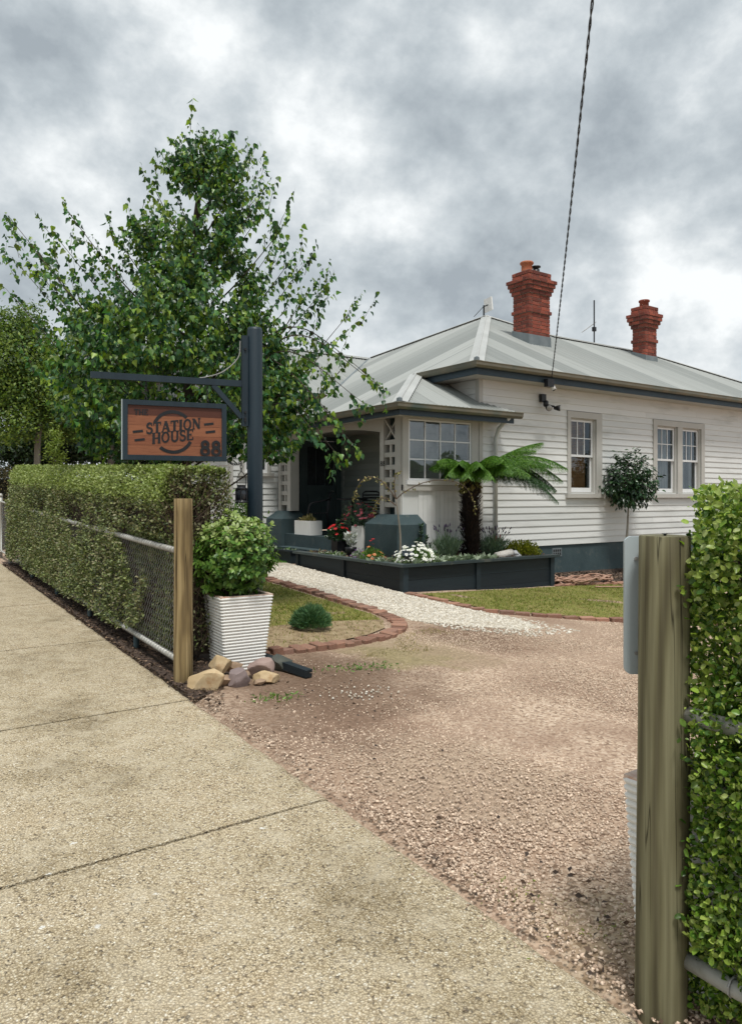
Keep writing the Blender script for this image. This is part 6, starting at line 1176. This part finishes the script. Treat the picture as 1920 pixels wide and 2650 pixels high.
for i, (x, y, r_, h_) in enumerate(((7.98, 9.28, .25, .46), (8.82, 9.10, .30, .42))):
    t_ = thing('lavender_bush', ['lavender bush left of the tree fern trunk', 'lavender bush right of the tree fern trunk'][i], 'lavender', (x, y, SZ)); n = 1300; a = RNG.uniform(0, 2*PI, n); rr = np.sqrt(RNG.random(n)); f = RNG.random(n)
    P_ = np.stack([x+r_*rr*np.cos(a)*(.35+.65*f), y+r_*rr*np.sin(a)*(.35+.65*f), SZ+.02+(h_*.85)*f*(1-.3*rr)], 1); crown(t_, 'foliage', P_, np.stack([np.cos(a)*rr*.55, np.sin(a)*rr*.55, np.ones(n)], 1)+RNG.normal(0, .16, (n, 3)), rdir(n), RNG.uniform(.05, .11, n), (T_BLADE[0]*[1, 1.6, .6], T_BLADE[1]), 'lav')
    st = MB(); hd = MB()
    for k in range(26):
        a = random.uniform(0, 6.28); q = random.random()**.5; b0 = V3((x+.5*r_*q*math.cos(a), y+.5*r_*q*math.sin(a), SZ+.25)); e = V3((x+1.15*r_*q*math.cos(a), y+1.15*r_*q*math.sin(a), SZ+h_*random.uniform(.95, 1.25))); st.tube([b0, e], .0025, 3, False); hd.tube([e, e+(e-b0).normalized()*.02, e+(e-b0).normalized()*.055], [.006, .011, .003], 5)
    at(t_, st, 'flower_stalks', 'lav')['kind'] = 'stuff'; at(t_, hd, 'flower_heads', 'lavflower')['kind'] = 'stuff'
# silver leaf border, each clump a plant of its own
for i, x in enumerate((6.78, 7.0, 7.22, 7.44, 7.66, 7.88, 8.10, 8.32)):
    tuft('lambs_ear_plant', ['first', 'second', 'third', 'fourth', 'fifth', 'sixth', 'seventh', 'eighth'][i]+' clump from the bed corner in the row of silver-leaved plants', 'plant', (x, 8.75+.02*random.random(), SZ), 44, .17, .24, 'lambs', (T_LONG[0]*[1, 1.5, 1], T_LONG[1]), 1.0, 'silver leaved border plants')
for i, y in enumerate((9.22, 9.42)): tuft('lambs_ear_plant', ['silver clump between the white daisies and orange daisies', 'silver clump directly before the orange daisies'][i], 'plant', (6.66, y, SZ), 36, .15, .22, 'lambs', (T_LONG[0]*[1, 1.5, 1], T_LONG[1]), 1.0, 'silver leaved border plants')
for i, (y, m_) in enumerate(((10.5, 'lambs'), (10.75, 'green'), (11.0, 'lambs'), (11.35, 'dry'))): tuft('seedling', ['grey seedling nearest the purple flowers in the raised bed', 'green seedling in the porch side run of the raised bed', 'second grey seedling in the porch side run of the raised bed', 'yellowish grass tuft at the far end of the raised bed'][i], 'seedling', (6.72, y, SZ), 45, .13, .25, m_, T_LONG if m_ != 'dry' else T_BLADE, .9)
mound('golden_shrub', 'low golden yellow leaved shrub at the end of the raised bed', 'shrub', (9.42, 8.98, SZ), (.34, .30, .27), 1500, .05, 'euon', (T_SIMPLE[0]*[1, 1.3, 1], T_SIMPLE[1]))
mound('red_leaved_plant', 'dark red leaved plant between the lavender and golden shrub', 'plant', (9.14, 9.3, SZ), (.13, .13, .30), 130, .11, 'redleaf', T_LONG, .8)
mound('grey_shrub', 'spiky grey green shrub between the daisies and lavender', 'shrub', (7.5, 9.2, SZ), (.24, .2, .22), 420, .06, 'lav', T_LONG, .5)
t_ = thing('upright_shrub', 'upright leafy shrub shoot against the white panelled wall', 'shrub', (7.42, 9.34, SZ)); PP, AA = [], []; mb = MB()
for sx, h_ in ((0, .62), (-.09, .36), (.1, .42), (.18, .3)):
    b0, e = V3((7.42+sx*.4, 9.34, SZ)), V3((7.42+sx*1.2+.03, 9.34-.02, SZ+h_)); mb.tube([b0, e], [.005, .002], 5, False)
    for k in range(int(h_*75)): f = .15+.85*k/(h_*75); a = k*2.4; PP.append(b0+(e-b0)*f); AA.append(V3((math.cos(a), math.sin(a), .9)))
at(t_, mb, 'stems', 'twig'); crown(t_, 'foliage', np.array(PP), np.array(AA), rdir(len(PP)), .07, (T_LONG[0]*[1, 1.3, 1], T_LONG[1]), 'leaf_std')
# silver plant in a dark pot
t_ = thing('silver_plant', 'silver white leaved plant in a dark pot on the bed by the step', 'potted plant', (6.80, 10.42, SZ)); at(t_, MB().lathe((6.80, 10.42, SZ), [(.07, 0), (.095, .16), (.1, .2), (.08, .2)], 14), 'pot', 'black', True)
n = 60; a = RNG.uniform(0, 6.28, n); crown(t_, 'foliage', np.stack([6.80+.04*np.cos(a), 10.42+.04*np.sin(a), SZ+.2+.2*RNG.random(n)], 1), np.stack([np.cos(a)*.8, np.sin(a)*.8, .7*np.ones(n)], 1)+RNG.normal(0, .2, (n, 3)), rdir(n, .6), RNG.uniform(.07, .13, n), (T_LONG[0]*[1, 1.6, 1], T_LONG[1]), 'silver')
# log, white figurine, solar lamp
lg = MB().tube([(8.62, 8.80, SZ+.07), (8.75, 8.80, SZ+.085), (8.90, 8.80, SZ+.105), (8.97, 8.80, SZ+.115)], [.062, .066, .064, .062], 14).build('painted_log', mat('white_washed_log', [(.4, .33, .25), (.62, .6, .56), (.5, .46, .4)], 12, .8, .006, 30), None, True); tag(lg, 'whitewashed short log lying in the raised bed', 'log')
t_ = thing('dog_figurine', 'small white dog figurine lying beside the log', 'figurine', (9.06, 8.78, SZ))
def ell(par, name, c, r, m, rot=0):
    import bmesh
    bm = bmesh.new(); bmesh.ops.create_uvsphere(bm, u_segments=14, v_segments=9, radius=1); bmesh.ops.scale(bm, vec=r, verts=bm.verts); bmesh.ops.rotate(bm, matrix=Matrix.Rotation(rot, 3, 'Y'), verts=bm.verts); bmesh.ops.translate(bm, vec=c, verts=bm.verts); me = bpy.data.meshes.new(name); bm.to_mesh(me); bm.free()
    o = link(name, me, m, None, True); o.parent = par; o.matrix_parent_inverse = Matrix.Translation(-par.location); return o
import bmesh
bm = bmesh.new()
for c_, r_ in (((9.10, 8.80, SZ+.05), (.10, .055, .05)), ((9.04, 8.775, SZ+.11), (.045, .042, .045)), ((9.075, 8.755, SZ+.095), (.03, .022, .02)), ((9.15, 8.77, SZ+.03), (.06, .025, .025)), ((9.02, 8.81, SZ+.125), (.018, .012, .03))):
    r0 = bmesh.ops.create_uvsphere(bm, u_segments=12, v_segments=8, radius=1); bmesh.ops.scale(bm, vec=r_, verts=r0['verts']); bmesh.ops.translate(bm, vec=c_, verts=r0['verts'])
me = bpy.data.meshes.new('dog_body'); bm.to_mesh(me); bm.free(); o = link('dog_body', me, 'white', None, True); rm = o.modifiers.new('r', 'REMESH'); rm.mode = 'VOXEL'; rm.voxel_size = .008; rm.use_smooth_shade = True; o.parent = t_; o.matrix_parent_inverse = Matrix.Translation(-t_.location)
t_ = thing('solar_lamp', 'black solar garden light leaning before the white daisies', 'solar light', (6.72, 8.74, SZ))
at(t_, MB().tube([(6.72, 8.74, SZ-.05), (6.72, 8.74, SZ+.13)], .012, 8), 'stake', 'black'); at(t_, MB().obox((6.72, 8.74, SZ+.20), (C_, -S_, 0), V3((S_*.8, C_*.8, .6)).normalized(), V3((-S_*.6, -C_*.6, .8)).normalized(), .085, .06, .008), 'panel', 'solar'); at(t_, MB().lathe((6.72, 8.75, SZ+.09), [(.03, 0), (.045, .05), (.04, .09)], 12), 'lamp_body', 'black', True)
# sapling tied in the bed corner, with dry drooping shoots
sb2 = V3((6.92, 9.20, SZ)); t_ = thing('sapling', 'thin bare sapling with drooping yellow shoots before the porch corner', 'sapling', sb2)
j = sb2+V3((-.06, .02, 1.02)); at(t_, MB().tube(curve([sb2, sb2+V3((.01, 0, .4)), sb2+V3((-.03, 0, .75)), j], 5), [.02-.010*i/15 for i in range(16)], 8), 'stem', 'palebark', True)
PP, AA = [], []; mb = MB()
for sh in ([(-.0, 0, 0), (-.12, .05, .18), (-.28, .14, .33), (-.45, .22, .32), (-.56, .28, .16), (-.60, .30, -.02)], [(0, 0, 0), (.12, -.08, .12), (.38, -.22, .26), (.68, -.36, .30), (.95, -.5, .22), (1.1, -.56, .02), (1.14, -.58, -.2)], [(0, 0, 0), (-.02, .02, .2), (0, 0, .40), (.06, -.05, .44)], [(0, 0, -.1), (-.15, .1, .02), (-.25, .18, -.05), (-.3, .2, -.25)]):
    c_ = curve([j+V3(q) for q in sh], 6); mb.tube(c_, [.009*(1-i/len(c_))+.002 for i in range(len(c_))], 5, False)
    for k in range(4, len(c_)):
        for e in range(1 if len(sh) == 7 and k < 22 else 3):
            if random.random() < .6: PP.append(c_[k]+V3((random.gauss(0, .02), random.gauss(0, .02), random.gauss(0, .02)))); AA.append(V3((random.gauss(0, .6), random.gauss(0, .6), -.6)))
at(t_, mb, 'shoots', 'twig'); crown(t_, 'foliage', np.array(PP), np.array(AA), rdir(len(PP)), .05, T_SIMPLE, 'dry')
# ================================================================== PORCH THINGS
def chair(label, x, y, rz):
    z0 = .74; t_ = thing('bistro_chair', label, 'chair', (x, y, z0), 'black metal chairs on the porch', rz)
    arm = curve([(-.26, -.22, 0), (-.27, -.2, .35), (-.27, -.15, .6), (-.26, .05, .66), (-.22, .22, .70), (0, .29, .74), (.22, .22, .70), (.26, .05, .66), (.27, -.15, .6), (.27, -.2, .35), (.26, -.22, 0)], 5)
    def B(mb, n_, m_='black', s=False): return mb.build(n_, m_, t_, s)
    B(MB().tube(arm, .016, 8), 'arm_frame', 'black', True)
    for sx in (-1, 1): B(MB().tube([(sx*.2, .24, 0), (sx*.2, .2, .42), (sx*.17, .26, .82)], .014, 8), 'leg', 'black', True)
    B(MB().tube(curve([(-.17, .26, .82), (-.1, .29, .86), (.1, .29, .86), (.17, .26, .82)], 5), .014, 8), 'back_rail', 'black', True)
    for k in range(6): B(MB().box(-.18, .18, .235+.004*k, .25+.004*k, .50+k*.055, .53+k*.055), 'back_slat')
    for k in range(8): B(MB().box(-.22, .22, -.2+k*.052, -.165+k*.052, .41, .425), 'seat_slat')
    return t_
chair('black metal chair beside the farther porch pier', 7.72, 13.1, R(-118)); chair('black metal chair behind the wine-red flowers on the porch', 8.05, 11.5, R(-20))
t_ = thing('bistro_table', 'small round black table between the two porch chairs', 'table', (8.1, 12.35, .74)); at(t_, MB().lathe((8.1, 12.35, .74), [(.31, .69), (.315, .7), (.315, .72), (.3, .725)], 24), 'table_top', 'black', True)
at(t_, MB().tube([(8.1, 12.35, .76), (8.1, 12.35, 1.43)], .025, 10), 'pedestal', 'black', True)
for k in range(3): a = k*2.1+.4; at(t_, MB().tube([(8.1, 12.35, .9), (8.1+.15*math.cos(a), 12.35+.15*math.sin(a), .82), (8.1+.27*math.cos(a), 12.35+.27*math.sin(a), .755)], .015, 8), 'foot', 'black', True)
def boxpot(label, x, y, w, d, h, z0, rz=0):
    t_ = thing('box_planter', label, 'planter', (x, y, z0), None, rz); w, d = w/2, d/2; th = .025
    for a in (MB().box(-w, w, -d, -d+th, 0, h), MB().box(-w, w, d-th, d, 0, h), MB().box(-w, -w+th, -d+th, d-th, 0, h), MB().box(w-th, w, -d+th, d-th, 0, h)): a.build('side_panel', 'pot_white', t_)
    MB().box(-w+th, w-th, -d+th, d-th, .01, h-.04).build('potting_soil', 'soil', t_); return t_
boxpot('low rectangular white planter box on the porch edge', 7.28, 12.72, .28, .62, .28, .74)
mound('box_plants', 'low reddish and yellow plants in the rectangular white box', 'plant', (7.28, 12.72, .98), (.13, .29, .12), 150, .07, 'dry', T_LONG, .5)
boxpot('tall white pot at the porch corner below the wine-red flowers', 7.18, 10.62, .26, .34, .42, .56)
o = MB().box(7.03, 7.098, 10.4, 10.84, .3, .555).build('pot_stand', 'render'); tag(o, 'dark block under the tall white pot', 'block')
mound('wine_flower_plant', 'wine-red and scarlet flowers spilling from the tall white pot', 'flowering plant', (7.2, 10.75, .96), (.28, .52, .46), 900, .05, 'leaf_std', T_LONG, .2, flowers((7.2, 10.72), (.26, .45, .42), 70, .03, 'wine'))
mound('scarlet_geranium', 'bright scarlet geranium left of the tall white pot', 'flowering plant', (7.0, 11.12, .72), (.2, .28, .30), 260, .07, 'leaf_std', (T_HEART[0]*[.8, 1.1, 1], T_HEART[1]), .3, flowers((7.0, 11.15), (.18, .26, .32), 16, .042, 'red'))
o = boxpot('dark pot under the scarlet geranium', 7.0, 11.12, .2, .2, .22, .50)
for c_ in o.children: c_.data.materials[0] = M['black'] if c_.name.startswith('side') else M['soil']
# ================================================================== DRIVEWAY GARDEN THINGS
sx_, sy_ = 3.82, 6.62; z_ = float(g(sx_, sy_))
t_ = thing('round_shrub', 'round fine-leaved grey green shrub on the dry lawn corner', 'shrub', (sx_, sy_, z_)); n = 5200; d_ = rdir(n); d_[:, 2] = np.abs(d_[:, 2]); rr = RNG.random((n, 1))**.3
lump = 1+.1*np.array([noise.noise(V3(q)*3) for q in d_])[:, None]
crown(t_, 'foliage', np.array([sx_, sy_, z_+.05])+d_*rr*[.20, .20, .20]*lump, d_+RNG.normal(0, .3, (n, 3))+[0, 0, .5], rdir(n), RNG.uniform(.03, .06, n), (T_BLADE[0]*[1, 1.5, 1], T_BLADE[1]), 'santolina')
for i, (x, y, lab) in enumerate(((3.55, 5.05, 'small green weed patch on the bare driveway earth'), (3.3, 5.1, 'sparse green weeds left of the larger weed patch'), (2.35, 4.55, 'tiny green weed below the rock pile'), (2.12, 1.62, 'low mossy weeds at the footpath edge near the planter'), (2.0, 1.95, 'small moss tuft along the footpath edge'))):
    n = 70; q = RNG.normal((x, y), (.12 if i < 4 else .07, .06), (n, 2)); wz = 1. if i < 3 else .4; tag(leaves('weed_patch', np.column_stack([q, g(q[:, 0], q[:, 1])+.012]), rdir(n, .5), rdir(n, .8), wz*RNG.uniform(.02, .045, n), T_LONG, 'green' if i < 3 else 'grass'), lab, 'weeds', kind='stuff')
# hose
hp_ = []; hx, hy = 10.65, 8.55
for k in range(90):
    a = k*.36; hp_.append((hx+(.62+.10*math.sin(k*.9))*math.cos(a)+.06*math.sin(k*1.7), hy+.12+(.26+.06*math.cos(k*.7))*math.sin(a), float(g(hx, hy))+.07+.03*math.sin(k*2.3)+.0006*k))
hp_ = [(9.86, 9.0, .28), (9.95, 8.8, .16), (10.1, 8.62, .05)]+hp_+[(11.3, 8.35, float(g(11.3, 8.3))+.03), (11.0, 8.1, float(g(11, 8.1))+.03), (10.4, 8.2, float(g(10.4, 8.2))+.03)]
o = MB().tube(curve(hp_, 3), .013, 7).build('garden_hose', 'hose', None, True); tag(o, 'brown garden hose heaped beside the raised bed', 'hose')
# ================================================================== ROOF AND WALL FITTINGS
t_ = thing('floodlight', 'twin black floodlight under the eave', 'floodlight', (10.62, 9.5, 3.25))
at(t_, MB().box(10.55, 10.67, 9.55, 9.62, 3.30, 3.45), 'mounting_box', 'black'); at(t_, MB().lathe((10.6, 9.5, 3.2), [(.03, 0), (.05, .03), (.05, .1), (.03, .12)], 12), 'sensor', 'black', True)
for x, d_ in ((10.6, V3((-.35, -.8, -.25))), (10.82, V3((.45, -.75, -.05)))):
    d_.normalize(); b0 = V3((x, 9.47, 3.19)); h_ = at(t_, MB().tube([b0-d_*.02, b0+d_*.05, b0+d_*.10], [.025, .05, .06], 14), 'lamp_head', 'black', True); at(t_, MB().tube([b0+d_*.1, b0+d_*.104], [.056, .05], 14), 'lens', 'wire', True)
at(t_, MB().tube([(10.6, 9.5, 3.24), (10.82, 9.49, 3.22)], .02, 8), 'arm', 'black')
t_ = thing('security_camera', 'small white bullet camera under the gutter', 'camera', (10.5, 9.2, 3.55)); at(t_, MB().tube([(10.42, 9.22, 3.60), (10.46, 9.17, 3.47)], [.035, .045], 14), 'body', 'white', True); at(t_, MB().box(10.40, 10.46, 9.22, 9.25, 3.6, 3.66), 'bracket', 'black'); at(t_, MB().tube([(10.46, 9.17, 3.47), (10.463, 9.166, 3.462)], [.036, .03], 12), 'lens', 'black')
# power line from the house to the street
A_ = V3((10.35, 9.13, 3.70)); B_ = V3((-4.05, -4.4, 7.25)); mb1, mb2 = [], []
nn_ = 420
for i in range(nn_+1):
    t1 = i/nn_; p = A_+(B_-A_)*t1-UP*(.35*4*t1*(1-t1)); d_ = (B_-A_).normalized(); s1 = d_.cross(UP).normalized(); s2 = s1.cross(d_); a = i*.9; rr = .0062
    mb1.append(p+(s1*math.cos(a)+s2*math.sin(a))*rr); mb2.append(p-(s1*math.cos(a)+s2*math.sin(a))*rr)
t_ = thing('power_line', 'twisted black service cable rising from the eave into the sky', 'cable', A_); at(t_, MB().tube(mb1, .0056, 5, False), 'conductor', 'black', True); at(t_, MB().tube(mb2, .0056, 5, False), 'conductor', 'black', True)
at(t_, MB().box(10.27, 10.44, 9.15, 9.245, 3.52, 3.66), 'anchor_bracket', 'black')
# antenna, dish
ab = W3(1315, 763, 21.2); t_ = thing('tv_antenna', 'thin television antenna mast on the ridge between the chimneys', 'antenna', ab)
at(t_, MB().tube([ab-UP*.2, ab+UP*1.28], .02, 8), 'mast', 'black'); bA, bB = ab+UP*.62+V3((.05, 0, .02)), ab+UP*.36-V3((C_, -S_, 0))*.34; at(t_, MB().tube([bA, bB], .012, 6), 'boom', 'wire')
for k in range(9): q = bA+(bB-bA)*k/8; at(t_, MB().tube([q-V3((S_, C_, 0))*.1, q+V3((S_, C_, 0))*.1], .005, 5), 'element', 'wire')
at(t_, MB().box(ab.x-.05, ab.x+.05, ab.y-.04, ab.y+.04, ab.z+.38, ab.z+.5), 'junction_box', 'black')
db = W3(1071, 702, 19.2); t_ = thing('satellite_dish', 'small pale panel dish on a short mast at the roof peak', 'satellite dish', db); at(t_, MB().tube([db-UP*.2, db+UP*.3], .022, 8), 'mast', 'black'); at(t_, MB().tube([db+UP*.28, db-V3((C_, -S_, 0))*.26-UP*.0], .008, 6), 'stay', 'black')
dc = db+UP*.32+V3((C_, -S_, 0))*.12; dn = V3((C_*.9+S_*.35, -S_*.9+C_*.35, .1)).normalized(); ds = dn.cross(UP).normalized(); du_ = ds.cross(dn)
at(t_, MB().obox(dc, ds, du_, dn, .19, .17, .015), 'panel', 'pot_white'); at(t_, MB().tube([db+UP*.27, dc], .015, 6), 'bracket', 'black')
# distant shed beyond the gate
sh = W3(8, 1100, 19); t_ = thing('garden_shed', 'low green shed with a white roof edge beyond the gate', 'shed', (sh.x, sh.y, .4)); at(t_, MB().box(sh.x-1.6, sh.x+.35, sh.y, sh.y+2, .3, 1.52), 'wall', mat('green_shed_steel', [(.012, .045, .04), (.018, .06, .052)], 4, .5)); at(t_, MB().box(sh.x-1.7, sh.x+.45, sh.y-.08, sh.y+2.1, 1.521, 1.72), 'roof', 'white')
at(t_, MB().box(sh.x+.28, sh.x+.32, sh.y-.03, sh.y-.002, .4, 1.52), 'corner_trim', 'white')
